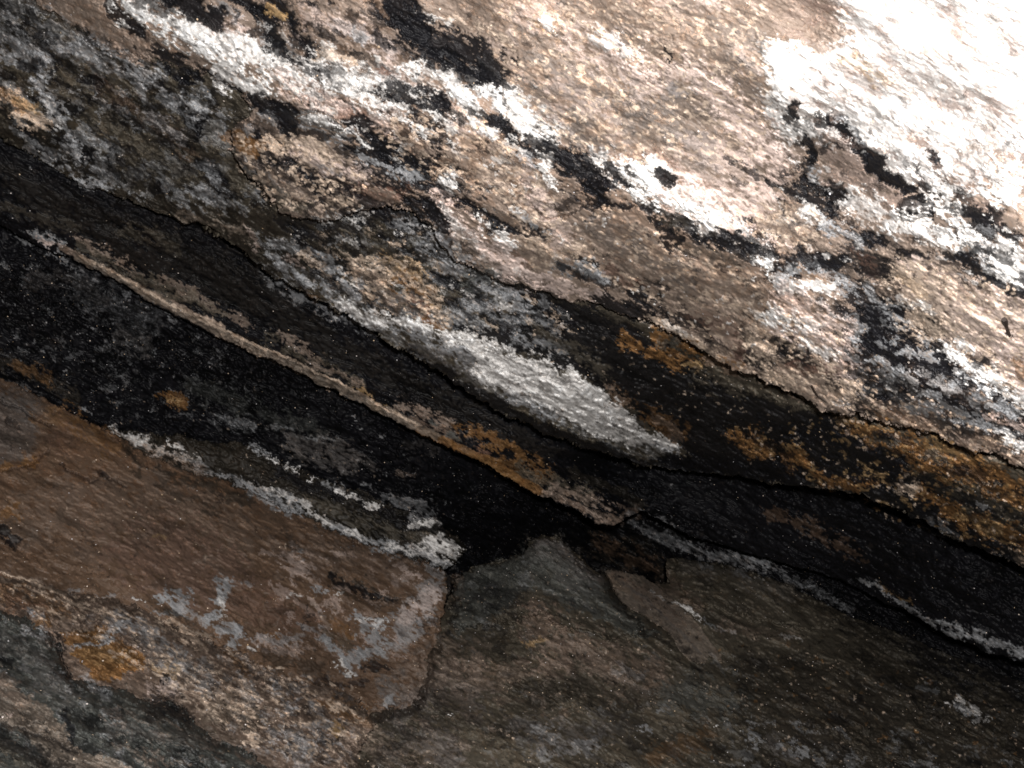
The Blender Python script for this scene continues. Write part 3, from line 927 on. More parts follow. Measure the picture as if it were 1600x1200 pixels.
c! 2.5 .8 22,925 26,918
t~ 3 .7 110,935 150,955 180,965
c~ 2 .7 120,945 132,935
g~ 2.5 .5 105,920 125,918
g~ 3 .4 150,930 175,935
g~ 8 .8 52,958 65,965
g~ 8 .6 45,985 60,995
t~ 16 .6 85,975 110,985 95,1000
o 9 .9 98,1000 120,994 150,992 170,985
Po! 6 .95 112,1012 130,1006 160,1003 180,1000 205,1008 232,1030 230,1046 200,1056 175,1064 145,1052 130,1035 118,1025
y~ 16 .3 140,1020 190,1025
o 7 .6 55,965 62,975
o 6 .7 75,965 76,978
b~ 8 .5 180,1005 210,1010 230,1020
g~ 4 .85 115,1010 140,1003 165,998 180,985
g~ 6 .7 170,985 200,970 210,985
g~ 10 .55 190,960 215,975 240,990 260,1010
g~ 9 .5 270,1020 275,1040 310,1045
s~ 22 .5 220,1000 270,1030 300,1060
y~ 8 .5 250,1045 270,1052
k! 4 .9 253,1062 258,1058
g~ 6 .4 262,1065 275,1075
p~ 10 .45 235,1080 265,1075 
c~ 22 .35 300,1080 340,1100 380,1090
g~ 10 .5 310,1070 325,1080
l~ 16 .4 330,1120 400,1130
c~ 10 .45 270,975 300,990 320,1005
d~ 8 .5 270,962 300,975 330,995
X 1.5 .9 268,976 280,982
X 1.3 .8 318,1000 335,1008 352,1012
c! 2.5 .8 355,1018 366,1024
w~ 2 .6 385,1015 400,1012
X 1.2 .6 346,1135 355,1141 368,1140
c~ 7 .8 385,1150 398,1160
t~ 3 .7 400,1050 440,1060 480,1068
o~ 8 .4 350,1030 400,1045
g~ 8 .4 430,1085 455,1100
g~ 10 .4 420,1140 470,1160
g~ 8 .5 475,1172 490,1165
o~ 14 .6 520,1100 545,1120 560,1110
c~ 5 .85 522,1110 540,1105 560,1112
y! 4 .85 521,1132 528,1148
c~ 3 .9 520,1134
o~ 7 .5 555,1135 570,1130
k! 3 .9 512,1160 525,1154 536,1148
k 1.6 .7 490,1160 515,1164
t~ 6 .6 510,1090 505,1075
# ---- front boulder
s~ 26 .35 0,1000 60,1030 90,1080
X 2.4 .9 70,988 84,1004 92,1020 97,1035 103,1045 107,1060
k! 2.5 .8 85,990 98,1020 106,1048
g~ 7 .5 48,985 65,992
k 5 .8 0,1030 15,1045
Pf! 16 .85 -200,1000 0,1062 30,1075 60,1100 100,1130 115,1165 180,1185 240,1210 300,1260 200,1300 100,1220 50,1160 0,1130 -200,1080
n~ 14 .5 0,1062 20,1075 40,1090
g~ 6 .5 135,1060 155,1072
g~ 8 .4 150,1075 165,1082
t 5 .5 120,1045 135,1055
s~ 14 .35 180,1140 240,1150 300,1160
k 7 .85 105,1115 112,1140 116,1160
k! 3 .8 70,1142 78,1148
k! 2 .8 20,1075 30,1076
k~ 12 .9 250,1098 270,1110 290,1128
k~ 8 .8 230,1120 260,1115
d~ 20 .5 200,1100 280,1140 360,1160
l~ 20 .6 0,1160 60,1190 120,1220
k~ 14 .7 0,1140 40,1170 100,1200
p~ 3 .6 12,1112 18,1118
X 1.5 .6 30,1110 50,1130 70,1128
X 1.5 .7 0,1125 40,1145 80,1160 120,1175
# ---- mound
Pv 18 .8 700,980 712,905 740,886 790,872 828,842 870,838 925,885 960,930 1030,990 1010,1000 960,980 900,950 860,935 820,925 780,960 720,990
s~ 20 .3 830,860 870,870 900,900
l~ 12 .6 700,905 705,960
b~ 8 .4 715,900 708,940
k~ 16 .6 730,930 780,920 800,930
g~ 3 .5 815,868 820,878
e 70 .6 700,1000 800,960 900,1040 1000,1060
n~ 26 .65 840,970 880,1010 860,1040
n~ 30 .6 880,1000 960,1040 1030,1065 1000,1060
n~ 12 .6 835,945 860,950
n~ 20 .5 720,1040 760,1060 820,1040
y~ 5 .6 825,1010 855,1005
g~ 7 .35 960,1040 1000,1060
n~ 30 .45 640,1040 700,1020 650,1080
s~ 24 .6 620,1090 700,1080 740,1100
s~ 18 .55 600,1080 630,1110 620,1130
t~ 26 .35 560,1150 640,1180 700,1170
t~ 24 .35 640,1060 740,1050 720,1100
t~ 20 .3 860,1020 960,1050
s~ 22 .6 620,1160 680,1150 700,1180
d~ 20 .6 690,1090 750,1130 820,1150
d~ 20 .55 650,1130 700,1120
d~ 16 .6 560,1200 640,1150
k 4 .7 490,1065 540,1068 570,1066
k~ 5 .8 575,1045 602,1042
g~ 6 .6 605,1100 620,1090
w! 1.6 .8 702,1112 706,1112
w! 1.4 .7 732,1105
t! 2.4 .6 680,1118
c! 1.6 .7 603,1040
d~ 22 .75 830,1085 900,1080 980,1095 1080,1090
d~ 14 .6 980,1070 990,1062
s~ 20 .55 820,1140 870,1150 920,1160
g~ 9 .4 840,1140 870,1148
g~ 10 .35 850,1180 930,1165
s~ 20 .5 940,1130 980,1140
d~ 22 .6 960,1120 1020,1170 1100,1150
g~ 4 .8 1000,1138 1010,1140
g~ 6 .35 1035,1110 1050,1105
v~ 30 .5 1060,1080 1130,1100
o~ 14 .25 1030,1180 1100,1150
g~ 9 .45 1170,1140 1180,1160
w! 1.5 .8 1149,1114
w! 1.4 .8 1119,1136
w! 1.3 .7 1157,1141
# right boulder
Pl 20 .6 1040,870 1150,885 1240,920 1300,960 1350,1010 1280,1000 1200,990 1120,980 1060,950
s~ 12 .3 1080,880 1150,900 1240,930
n~ 9 .4 1045,905 1060,925 1090,945
n~ 8 .4 1010,920 1060,930 1080,950
w~ 3.5 .8 1064,946 1078,950 1090,962
g~ 3 .6 1100,968 1120,978 1140,985
n~ 9 .5 1120,975 1200,990 1250,1000
w~ 2 .6 1215,995 1240,1000 1258,1003
c! 1.8 .8 1186,992
Pd~ 26 .85 1140,1020 1250,1010 1400,1000 1600,1060 1860,1150 1860,1420 1140,1420 1150,1100
l~ 20 .5 1200,990 1280,1010 1330,1030
k~ 20 .7 1340,960 1450,1010 1600,1070
l~ 16 .4 1350,1000 1400,1030
w~ 7 .75 1490,1092 1510,1098 1528,1112
g~ 6 .7 1500,1105 1525,1118
w~ 2 .6 1525,1126 1548,1124
g~ 4 .3 1435,1072 1460,1080
s~ 12 .35 1210,1160 1240,1180
g~ 5 .4 1225,1165 1265,1178
o! 3 .5 1282,1031
y! 1.8 .9 1283,1031
c! 1.6 .9 1300,1037
c! 1.6 .8 1265,1085
c! 1.6 .8 1274,1103
c! 1.6 .7 1256,1110
o! 3.5 .7 1432,1140
y! 1.8 .6 1430,1136
o! 4 .5 1380,1150
c! 1.4 .8 1314,1140
c! 1.4 .7 1343,1110
t! 2.6 .6 1354,1102
c! 1.5 .7 1356,1084
e 80 .55 1200,1080 1400,1120 1500,1150
# flake
n 5 .5 960,900 1000,925 1060,975
w~ 2 .4 1015,925 1035,940
v~ 3 .5 955,912 965,918
# ---- scatter: *code size count alpha shape polygon
*k 6 260 .85 dash 0,-20 120,40 240,100 380,180 560,330 420,330 200,290 60,240 0,180
*g 6 150 .45 dash 0,-20 120,40 240,100 380,180 440,330 330,330 180,290 60,240 0,180
*t 5 120 .6 dash 120,20 240,85 380,140 420,110 300,60 150,0
*k 6 90 .85 dash 380,0 620,0 640,100 740,200 700,280 560,220 420,170 400,90
*k 3 120 .8 dash 380,0 620,0 760,130 860,250 820,330 560,220 420,170 400,90
*w 5 90 .8 dash 420,60 620,100 740,140 700,220 560,190 440,140
*b 5 80 .6 dash 400,0 620,0 740,180 820,300 560,220 400,120
*c 5 560 .8 arc 770,-40 1190,-40 1200,100 1190,240 1040,262 900,240 850,200 780,100
*c 3 220 .8 dot 770,-40 1190,-40 1200,100 1190,240 1040,262 900,240 850,200 780,100
*p 8 60 .5 dash 770,-40 1190,-40 1200,100 1190,240 1040,262 900,240 850,200 780,100
*s 9 50 .45 dash 770,-40 1190,-40 1200,100 1190,240 1040,262 900,240 850,200 780,100
*c 4 300 .75 arc 850,350 950,320 1030,370 1190,440 1200,560 1100,520 980,450 880,400
*w 2 60 .8 dot 850,350 950,320 1030,370 1190,440 1200,560 1100,520 980,450 880,400
*k 3 70 .7 dash 850,350 950,320 1030,370 1190,440 1200,560 1100,520 980,450 880,400
*c 4 90 .8 arc 1150,330 1200,315 1275,330 1280,375 1200,385
*c 5 260 .7 arc 560,190 740,180 860,290 850,440 780,300 640,260
*k 3 80 .7 dash 560,190 740,180 860,290 850,440 780,300 640,260
*c 4 300 .75 arc 1400,395 1600,460 1600,640 1500,540 1400,460
*p 7 80 .5 dash 1400,395 1600,460 1600,640 1500,540 1400,460
*k 3 90 .7 dash 1340,380 1600,460 1600,600 1500,540 1400,460
*c 4 260 .75 arc 362,210 480,215 570,270 560,330 440,330 380,270
*k 4 130 .8 dash 362,210 480,215 570,270 560,330 440,330 380,270
*c 4 220 .75 arc 1200,480 1310,520 1340,640 1220,610 1150,570
*k 5 120 .8 dash 1200,400 1310,480 1340,640 1220,610 1150,570
*c 4 160 .85 arc 540,410 620,400 710,490 700,510 640,490 570,460
*k 4 90 .8 dash 1200,180 1400,200 1600,300 1600,460 1400,400 1200,330
*q 8 170 .45 dash 1200,-20 1620,-20 1620,300 1450,290 1250,220
*r 5 130 .5 dash 1260,0 1620,-20 1620,300 1450,290 1250,180
*g 4 15 .4 dash 1260,0 1620,-20 1620,300 1450,290 1250,180
*k 4 40 .6 dash 1380,140 1620,180 1620,300 1450,290
*w 6 80 .7 dash 900,250 1200,330 1220,420 1100,370 980,310
*k 4 90 .85 dash 900,265 1200,350 1220,420 1100,370 980,320
*k 6 170 .85 dash 440,340 640,330 850,450 900,500 700,520 540,470
*g 5 170 .5 dash 440,340 640,330 850,450 900,520 700,520 540,490
*c 3 160 .7 dash 440,340 640,330 850,450 900,520 700,520 540,490
*k 5 170 .85 dash 1280,400 1400,460 1500,560 1600,620 1600,700 1440,640 1300,600
*g 5 110 .6 dash 1280,400 1400,480 1500,580 1600,620 1600,700 1440,640 1300,600
*c 3 120 .8 arc 1300,580 1400,600 1600,700 1600,730 1440,670 1300,650
*k 6 260 .8 dash 1150,670 1320,650 1600,760 1620,880 1460,830 1300,770
*y 3.5 150 .7 arc 1150,680 1320,650 1600,760 1620,880 1460,830 1300,770
*c 2 140 .8 dot 1150,680 1320,650 1600,760 1620,880 1460,830 1300,770
*c 1.8 100 .7 dot 800,460 1050,560 1300,640 1300,760 1050,680 800,520
*k 3 160 .7 dash 0,340 100,390 400,540 760,710 980,810 700,640 420,500 200,410
*g 2.0 300 .3 dash 0,400 200,460 400,570 420,680 200,640 0,560
*g 1.4 180 .7 dot 0,400 200,460 400,570 760,760 700,820 420,680 200,640 0,560
*c 1.3 60 .6 dot 0,560 400,660 700,800 750,850 500,800 200,680
*g 1.3 45 .6 dot 0,240 300,380 700,620 1000,800 1600,980 1600,900 1000,720 560,540 100,300
*c 1.2 60 .7 dot 0,600 400,800 690,900 600,1030 300,980 0,860
*k 2 70 .4 dash 0,600 400,800 690,900 600,1030 300,980 0,860
*p 4 90 .45 dash 400,840 690,900 690,980 560,1050 450,1000
*c 5 330 .7 arc 0,900 220,960 400,1040 560,1080 590,1130 540,1200 400,1170 300,1090 130,1000 40,950
*g 4 150 .5 dash 130,960 260,1000 400,1040 560,1080 540,1200 400,1170 300,1090
*k 3 120 .7 dash 130,960 260,1000 400,1040 560,1080 540,1200 400,1170 300,1090
*c 1.6 120 .8 dot 0,900 220,960 400,1040 560,1080 590,1130 540,1200 400,1170 300,1090 130,1000 40,950
*k 5 100 .6 dash 0,960 100,1060 250,1100 400,1180 400,1220 0,1220
*g 3 110 .4 dash 0,960 100,1060 250,1100 400,1180 400,1220 0,1220
*t 3 90 .5 dash 150,1080 300,1140 400,1180 400,1220 200,1220
*c 1.3 240 .6 dot 700,900 900,900 1120,1040 1150,1220 560,1220 600,1080
*g 4 110 .3 dash 700,900 900,900 1120,1040 1150,1220 560,1220 600,1080
*k 4 200 .6 dash 700,880 900,900 1120,1040 1150,1220 560,1220 600,1080
*c 1.5 150 .75 dot 1100,1000 1350,1020 1600,1120 1620,1220 1100,1220
*o 2.5 50 .5 dot 1100,1000 1350,1020 1600,1120 1620,1220 1100,1220
*k 6 90 .5 dash 1100,900 1350,1000 1600,1080 1620,1220 1100,1220
*g 4 60 .35 dash 1150,1120 1620,1160 1620,1220 1100,1220
*g 2 60 .5 dash 980,805 1100,845 1230,895 1330,950 1200,910 1060,870
*k 2 30 .7 dash 960,900 1040,930 1110,1020 1060,1000

# ---- connected seepage lines
k~ 4 .85 372,-5 405,30 440,70 462,96 500,125
k~ 4.5 .85 606,-10 640,55 700,95 752,112 782,140 800,178
k~ 4.5 .85 370,142 410,172 452,205 500,215 548,195 600,220 645,255 695,292 755,335 805,362 850,368
k~ 4.5 .85 765,183 800,208 838,240 900,280 945,312 1000,326 1060,368 1150,387 1215,402 1300,412 1370,425 1400,397 1440,400
k~ 4 .8 1238,168 1262,248 1255,280 1290,302 1322,350 1378,378 1450,402 1530,426 1600,460
k~ 4 .85 1300,182 1345,236 1380,266 1425,306 1505,330 1548,346 1588,376
k~ 4 .7 245,80 310,108 372,142 400,165
k~ 3 .7 480,90 520,130 580,145 640,160 690,172
k~ 3 .7 560,330 640,330 690,355
Pk 8 .92 1030,712 1120,712 1200,722 1270,752 1200,756 1060,742
k 9 .9 1040,718 1120,730 1200,742 1260,756
b~ 12 .4 940,850 980,870 1020,890
b~ 8 .3 930,860 960,850
s~ 22 .5 820,150 880,190 940,240
s~ 22 .5 980,150 1040,190 1100,240
s~ 18 .4 1120,40 1160,80 1180,130
s~ 16 .4 920,350 1000,390 1080,440
s= 2.2 .5 960,905 1010,935 1060,985 1095,1020
n= 2 .6 970,905 1020,928 1070,972
k~ 2 .6 955,903 968,915
k~ 1.6 .6 1040,980 1060,1000
k~ 1.6 .5 1020,950 1034,958
c= 2 .85 0,893 25,902 55,908
c= 1.8 .8 30,900 60,914 95,930 112,938
c= 1.6 .8 22,928 26,916
c= 1.5 .7 90,935 130,948 165,962
c= 1.5 .6 60,925 80,938
c= 1.5 .6 150,950 175,962 200,968
c= 1.5 .6 185,950 215,968 260,985
c= 1.5 .5 120,990 140,994
s~ 10 .5 835,850 865,848 890,868 915,890 935,905
s~ 12 .35 850,870 890,900 930,930
l~ 6 .5 828,846 850,842 868,844
k~ 4 .7 700,905 712,960 700,990
Px 16 1 700,985 712,905 740,886 790,872 818,863 826,844 848,836 870,838 898,862 925,885 944,900 975,940 1010,985 960,1000 900,985 850,960 780,975
Px 12 .5 1050,870 1150,885 1240,920 1320,965 1260,985 1150,960 1070,940
v~ 10 .5 720,930 770,900 830,880 880,890 930,930
d~ 6 .7 905,872 935,900 965,940 1005,985
*q 5 200 .4 dash2 1230,-20 1620,-20 1620,320 1450,290 1250,180
*r 4 60 .35 dash2 1260,0 1620,-20 1620,320 1450,290 1250,180
*s 4 60 .4 dash2 1300,0 1620,-20 1620,320 1450,290
*k 3.5 170 .8 dash2 1150,670 1320,650 1600,760 1620,880 1460,830 1300,770
*k 3 120 .7 dash2 400,0 620,0 760,130 860,250 820,330 560,220 420,170 400,90
*w 3 110 .6 dash2 400,40 620,100 760,180 860,260 820,330 560,220 420,140
*k 2.5 120 .7 dash2 1200,180 1400,200 1600,300 1600,480 1400,420 1200,400
*w 3 90 .6 dash2 1200,180 1400,200 1600,300 1600,480 1400,420 1200,400
*k 3 160 .7 dash2 440,340 640,330 850,450 900,500 700,510 540,470
*w 2.6 60 .6 dash2 440,340 640,330 850,450 900,500 700,520 540,480
*g 3 60 .5 dash2 0,0 120,40 240,110 380,190 440,330 330,320 180,290 60,240
*k 3 120 .7 dash2 0,0 120,40 240,110 380,190 440,330 330,320 180,290 60,240
*k 2 60 .45 dash2 680,520 800,555 950,620 1050,700 900,665 760,600
*s 3 40 .45 dash2 680,520 800,555 950,620 1050,700 900,665 760,600
*w 3 60 .7 dash2 700,530 800,555 950,620 1000,670 900,650 760,590
*k 2.4 80 .6 dash2 360,700 460,735 640,810 720,850 690,890 560,850 400,780 200,700
*k 2.6 60 .45 dash2 0,620 400,790 680,900 600,1030 300,980 0,880
*n 5 60 .4 dash2 0,620 400,790 680,900 600,1030 300,980 0,880
*k 2.4 80 .5 dash2 780,0 1190,0 1200,100 1180,240 1040,262 900,240
*d 4 120 .4 dash2 700,900 900,900 1120,1040 1150,1220 560,1220 600,1080
*t 4 120 .35 dash2 560,1060 900,960 1060,1060 700,1220 560,1220
k! 6 .95 1302,184 1330,216 1350,245
k! 11 .96 1358,254 1378,266 1396,282
k! 6 .93 1245,164 1238,178
k! 6 .93 1260,226 1266,240
k! 7 .93 1450,245 1463,255
g~ 4 .6 1312,178 1335,205 1350,225
*k 1.6 160 .6 dot 0,620 400,790 690,900 600,1030 300,980 0,880
*d 7 60 .35 dash2 0,640 400,790 690,900 600,1010 300,960 0,860
w~ 9 .75 690,520 730,532 790,552 850,575 910,600 955,630 985,655
w~ 8 .7 760,585 820,612 880,645 930,668 1000,690
w 6 .6 780,570 860,600 930,640
k~ 10 .6 0,232 90,285 200,330 330,385
b~ 12 .35 150,130 230,180 300,240
l~ 12 .5 100,140 200,210 300,280
k~ 4 .7 60,60 120,110 170,150
k~ 4 .7 180,160 240,210 300,270
k~ 3 .6 0,120 60,160 100,200
s= 5 .7 836,850 866,846 892,868 918,890 938,906
'''
def scatter(code, size, n, a, shape, P):  # pale arcs and dots paint in flake highlights and sparkle
    Pn = np.array(P); lo = Pn.min(0); hi = Pn.max(0)
    c = rng.rand(n * 8, 2) * (hi - lo) + lo
    c = c[poly_sd(c[:, 0], c[:, 1], P) > -4][:n]
    for x, y in c:
        s_ = size * math.exp(rng.randn() * .38)
        aa = a * (.4 + .6 * rng.rand())
        if shape == 'dot':
            paint(code, min(s_, size * 1.4) * .8, aa, [(x, y), (x + rng.randn() * size * .5, y + rng.randn() * size * .4)], rough=.3, sharp=3, warp=.5)
        elif shape[:4] == 'dash':
            t = BED + rng.randn() * .22 + (.2 if x < 450 and y < 350 else 0)
            L = s_ * (1.2 + 2.2 * rng.rand()) * .8
            k = rng.randn() * .25 * s_
            dx, dy = math.cos(t), math.sin(t)
            paint(code, s_, aa, [(x - dx * L, y - dy * L, s_ * .45), (x - dy * k, y + dx * k, s_ * .8), (x + dx * L, y + dy * L, s_ * .4)], rough=.5, sharp=2.6)
        else:
            t = rng.rand() * 2 * PI; sw = rng.uniform(1.2, 3.6); r = s_ * rng.uniform(.5, 1.1)
            w = rng.uniform(1.5, 2.6)
            pts = [(x + r * 1.35 * math.cos(t + sw * i / 3), y + r * .8 * math.sin(t + sw * i / 3) + .4 * r * math.cos(t + sw * i / 3), w * (1 if 0 < i < 3 else .6)) for i in range(4)]
            paint(code, w, aa, pts, rough=.1, sharp=3, warp=.12)
def run_strokes(T):
    for ln in T.strip().splitlines():
        ln = ln.split('#')[0].strip()
        if not ln: continue
        q = ln.split()
        if q[0][0] == '*':
            scatter(q[0][1:], float(q[1]), int(q[2]), float(q[3]), q[4], [tuple(float(v) for v in t.split(',')) for t in q[5:]]); continue
        code = q[0]; width = float(q[1]); a = float(q[2])
        pts = [tuple(float(v) for v in s.split(',')) for s in q[3:]]
        kw = {}
        fill = code[0] == 'P'
        if fill: code = code[1:]
        if len(code) > 1:
            if code[1] == '!': kw = dict(rough=.22, sharp=3.5)     # clean edge
            if code[1] == '=': kw = dict(rough=.18, sharp=3, warp=.3)     # follows a straight parting
            if code[1] == '~': kw = dict(rough=1.0, sharp=1.4)     # patchy
            code = code[0]
        paint(code, width, a, pts, fill, **kw)
LN = [l for l in STROKES.splitlines() if l.split('#')[0].strip()]
fine = [l for l in LN if l[0] == '*' and ('arc' in l or 'dot' in l or 'dash2' in l)]
soft = [l for l in LN if l[0] == '*' and 'dash ' in l]
area = [l for l in LN if l[0] == 'P' and '!' not in l]
rest = [l for l in LN if l not in fine and l not in soft and l not in area]
fine.sort(key=lambda l: 'dash2' not in l)
for grp in (area, soft, rest, fine):
    run_strokes('\n'.join(grp))

# thin bedding cracks and partings, with shadow of crust flakes painted in
crk = (1 - smooth(.02, .10, np.abs(n_long + .25 * n_blob))) * smooth(.5, 1.3, n_med * .6 + n_big * .3 + n_blob * .5)
crk *= np.where((SD['boulder'] > 0) & ~(SD['orange'] > 0), .25, .8)
RGB = RGB * (1 - crk[..., None] * .8)
HGT -= crk * .0020
# wisps of bare dark rock inside the crusts
bright = smooth(1150, 1350, PX - .6 * PY)
wis = smooth(.7, 1.25, n_fine * .6 + n_long * .5 - n_med * .2) * CR * .65 * (1 - .8 * bright)
RGB = RGB * (1 - wis[..., None]) + np.array([.10, .09, .085]) * wis[..., None]
# natural variation of the rock, everywhere
lum = RGB.mean(-1, keepdims=True)
calm = np.ones(PX.shape)
for k_, c_ in (('upper', .5), ('boulder', .22), ('mound', .6), ('flake', .6)):
    calm = np.where(VIS[k_], c_, calm)
calm = blur(calm, 4) * (1 - .6 * bright)
var = 1 + calm * (.17 * n_fine + .12 * n_med + .08 * n_grain) + .09 * n_big + .05 * n_blob
RGB = RGB * np.clip(var, .35, 1.9)[..., None]
# dark organic specks and thin laminae in pale rock, pale flecks in dark rock
dk = (.35 + .65 * calm) * (1 - .7 * bright) * smooth(1.5, 1.9, n_fine * .8 + n_blob * .5 + n_med * .25) * .75
lowm = lum[..., 0] < .5
RGB = RGB * (1 - dk[..., None] * np.where(lowm, .8, .65)[..., None])
pf = calm * smooth(1.5, 2.6, n_blob * .7 + n_grain * .7 - n_med * .2)
RGB = RGB + pf[..., None] * (np.array([.55, .42, .33]) * (lum * .9 + .015))
redd = smooth(.6, 1.8, n_big * .6 - n_blob * .7)[..., None] * .35 * (lum < .45)
RGB = RGB * (1 - redd) + RGB * np.array([1.12, .92, .76]) * redd
RGB = np.clip(RGB, .0035, .86)

# ------------------------------------------------------------------ relief
def terr(a, n, s=.75):
    q = a * n; f = np.floor(q); r = q - f
    return (f + smooth(s, 1, r)) / n
plates = terr(n_med * .5 + n_big * .8 + n_fine * .10, 2.2)
n_zone = spec(40, 260, 1.2, 2.0)
RUG = .12 + 1.15 * smooth(-.4, 1.6, n_zone + .4 * n_med)
plates2 = terr(n_fine * .5 + n_med * .6, 2.5, .7)
AMP = dict(scab=(0, .001, .0012), lens=(0, .0012, .001), upper=(.0060, .0007, .0005), middle=(.010, .0034, .0016), ledge=(.008, .0035, .0016), wall=(.012, .006, .0022), shelf=(.010, .004, .002),
           boulder=(.005, .0005, .0003), mound=(.008, .0020, .0012), flake=(.001, .0006, .0005), orange=(.008, .0032, .0020), front=(.012, .0035, .0016))
LABEL = dict(
    scab=('small glossy black scab of rock stuck to the white crust at upper right', 'rock scab'),
    lens=('thick curled white crust scale between two black patches at upper left', 'mineral crust'),
    upper=('pale tan ceiling bed with blown-out white mineral crust and sooty black blotches at upper right', 'rock ceiling'),
    middle=('grey and black ledge ending in a bright white crust streak below the tan ceiling', 'rock ledge'),
    ledge=('black overhanging ledge edged with a long thin tan stripe running down to the dark gap', 'rock ledge'),
    shelf=('dark slab rimmed with white crust lying on top of the smooth brown boulder', 'rock slab'),
    boulder=('smooth reddish brown boulder at left below the white-rimmed slab', 'boulder'),
    mound=('broad speckled grey-brown boulder filling the bottom right below the dark gap', 'boulder'),
    flake=('thin taupe stone flake leaning against the speckled boulder beside the dark gap', 'stone flake'),
    orange=('rough glittering boulder with a smooth ochre orange patch at lower left', 'boulder'),
    front=('dark grey-green boulder with a pinkish tan band in the bottom left corner', 'boulder'))

# ------------------------------------------------------------------ material
def make_mat():
    m = bpy.data.materials.new("mineral_rock")
    m.use_nodes = True
    nt = m.node_tree; N = nt.nodes; L = nt.links
    b = N["Principled BSDF"]
    def node(t, **k):
        n = N.new(t)
        for a, v in k.items(): setattr(n, a, v)
        return n
    def mth(op, a, b_=None, c=None, clamp=False):
        n = node("ShaderNodeMath", operation=op, use_clamp=clamp)
        for i, v in enumerate((a, b_, c)):
            if v is None: continue
            if isinstance(v, (int, float)): n.inputs[i].default_value = v
            else: L.new(v, n.inputs[i])
        return n.outputs[0]
    def mix(f, a, c, mode='MIX'):
        n = node("ShaderNodeMix", data_type='RGBA', blend_type=mode)
        for i, v in ((0, f), (6, a), (7, c)):
            if isinstance(v, (int, float)): n.inputs[i].default_value = v
            elif isinstance(v, tuple): n.inputs[i].default_value = v
            else: L.new(v, n.inputs[i])
        return n.outputs[2]
    def mapr(v, a, c, d=0., e=1.):
        n = node("ShaderNodeMapRange"); n.interpolation_type = 'SMOOTHSTEP'
        L.new(v, n.inputs[0]); n.inputs[1].default_value = a; n.inputs[2].default_value = c
        n.inputs[3].default_value = d; n.inputs[4].default_value = e
        return n.outputs[0]
    tint = node("ShaderNodeAttribute", attribute_name="tint").outputs[0]
    prop = node("ShaderNodeAttribute", attribute_name="prop")
    sep = node("ShaderNodeSeparateColor"); L.new(prop.outputs[0], sep.inputs[0])
    crust, glit, rug = sep.outputs[0], sep.outputs[1], sep.outputs[2]
    tc = node("ShaderNodeTexCoord").outputs[3]
    mp = node("ShaderNodeMapping", vector_type='TEXTURE')      # axis 1 runs along the bedding
    L.new(tc, mp.inputs[0])
    mp.inputs[2].default_value = (0, math.radians(29), 0)
    mp.inputs[3].default_value = (2.4, 1.0, 1.0)
    bed = mp.outputs[0]
    def noise(v, s, det=4, r=.6, dist=0.):
        n = node("ShaderNodeTexNoise"); L.new(v, n.inputs["Vector"])
        n.inputs["Scale"].default_value = s; n.inputs["Detail"].default_value = det
        n.inputs["Roughness"].default_value = r; n.inputs["Distortion"].default_value = dist
        return n.outputs[0]
    nA = noise(bed, 160, 5, .7); nB = noise(tc, 420, 3, .7); nC = noise(bed, 60, 5, .65, .6); nW = noise(tc, 120, 4, .6, 1.2)
    # grain multiplies the mineral colour
    grain = mth('ADD', mth('MULTIPLY', mapr(nA, .3, .72), .6), mth('MULTIPLY', mapr(nB, .28, .74), .7))
    grain = mth('ADD', grain, .38)
    grain = mth('ADD', 1.0, mth('MULTIPLY', mth('SUBTRACT', grain, 1.0), mth('ADD', .12, mth('MULTIPLY', rug, 1.5), clamp=True)))
    cmb = node("ShaderNodeCombineColor")
    for i in range(3): L.new(grain, cmb.inputs[i])
    col = mix(1.0, tint, cmb.outputs[0], 'MULTIPLY')
    # highlights on flaky edges, painted as pale worm-like lines on exposed rock
    rid = mth('ABSOLUTE', mth('SUBTRACT', nW, .5))
    worm = mapr(rid, .02, .004, 0., 1.)
    wm = mth('MULTIPLY', worm, mth('MULTIPLY', mapr(nC, .48, .62), mth('SUBTRACT', 1.0, crust)))
    lite = mix(1.0, col, (2.3, 2.0, 1.75, 1), 'MULTIPLY')
    col = mix(mth('MULTIPLY', wm, .8, clamp=True), col, lite)
    # fine dark pits
    pit = mth('MULTIPLY', mapr(nA, .36, .28), mapr(nC, .55, .42))
    col = mix(mth('MULTIPLY', pit, .75), col, (.012, .011, .011, 1))
    # mica flecks, their glint painted in as a pale colour
    vo = node("ShaderNodeTexVoronoi"); L.new(tc, vo.inputs["Vector"]); vo.inputs["Scale"].default_value = 300
    sv = node("ShaderNodeSeparateColor"); L.new(vo.outputs["Color"], sv.inputs[0])
    thr = mth('SUBTRACT', .9985, mth('MULTIPLY', glit, .02))
    fl = mth('MULTIPLY', mth('GREATER_THAN', sv.outputs[0], thr), mapr(vo.outputs["Distance"], .42, .25))
    fcol = mix(sv.outputs[1], (.85, .62, .38, 1), (.75, .74, .78, 1))
    col = mix(mth('MULTIPLY', fl, mth('SUBTRACT', 1.0, mth('MULTIPLY', crust, .8))), col, fcol)
    L.new(col, b.inputs["Base Color"])
    # sheen: dark films are damp and glossy, crusts are chalky
    ro = mth('ADD', .46, mth('MULTIPLY', crust, .4))
    ro = mth('ADD', ro, mth('MULTIPLY', mapr(nA, .35, .7), .2))
    ro = mth('SUBTRACT', ro, mth('MULTIPLY', fl, .3), clamp=True)
    L.new(ro, b.inputs["Roughness"])
    b.inputs["Specular IOR Level"].default_value = .22
    bp = node("ShaderNodeBump"); bp.inputs["Distance"].default_value = .0035; bp.inputs["Strength"].default_value = .6
    hh = mth('ADD', mth('MULTIPLY', nC, .55), mth('ADD', mth('MULTIPLY', nA, .6), mth('MULTIPLY', nB, .5)))
    hh = mth('ADD', hh, mth('MULTIPLY', worm, .12))
    L.new(hh, bp.inputs["Height"]); L.new(rug, bp.inputs["Strength"])
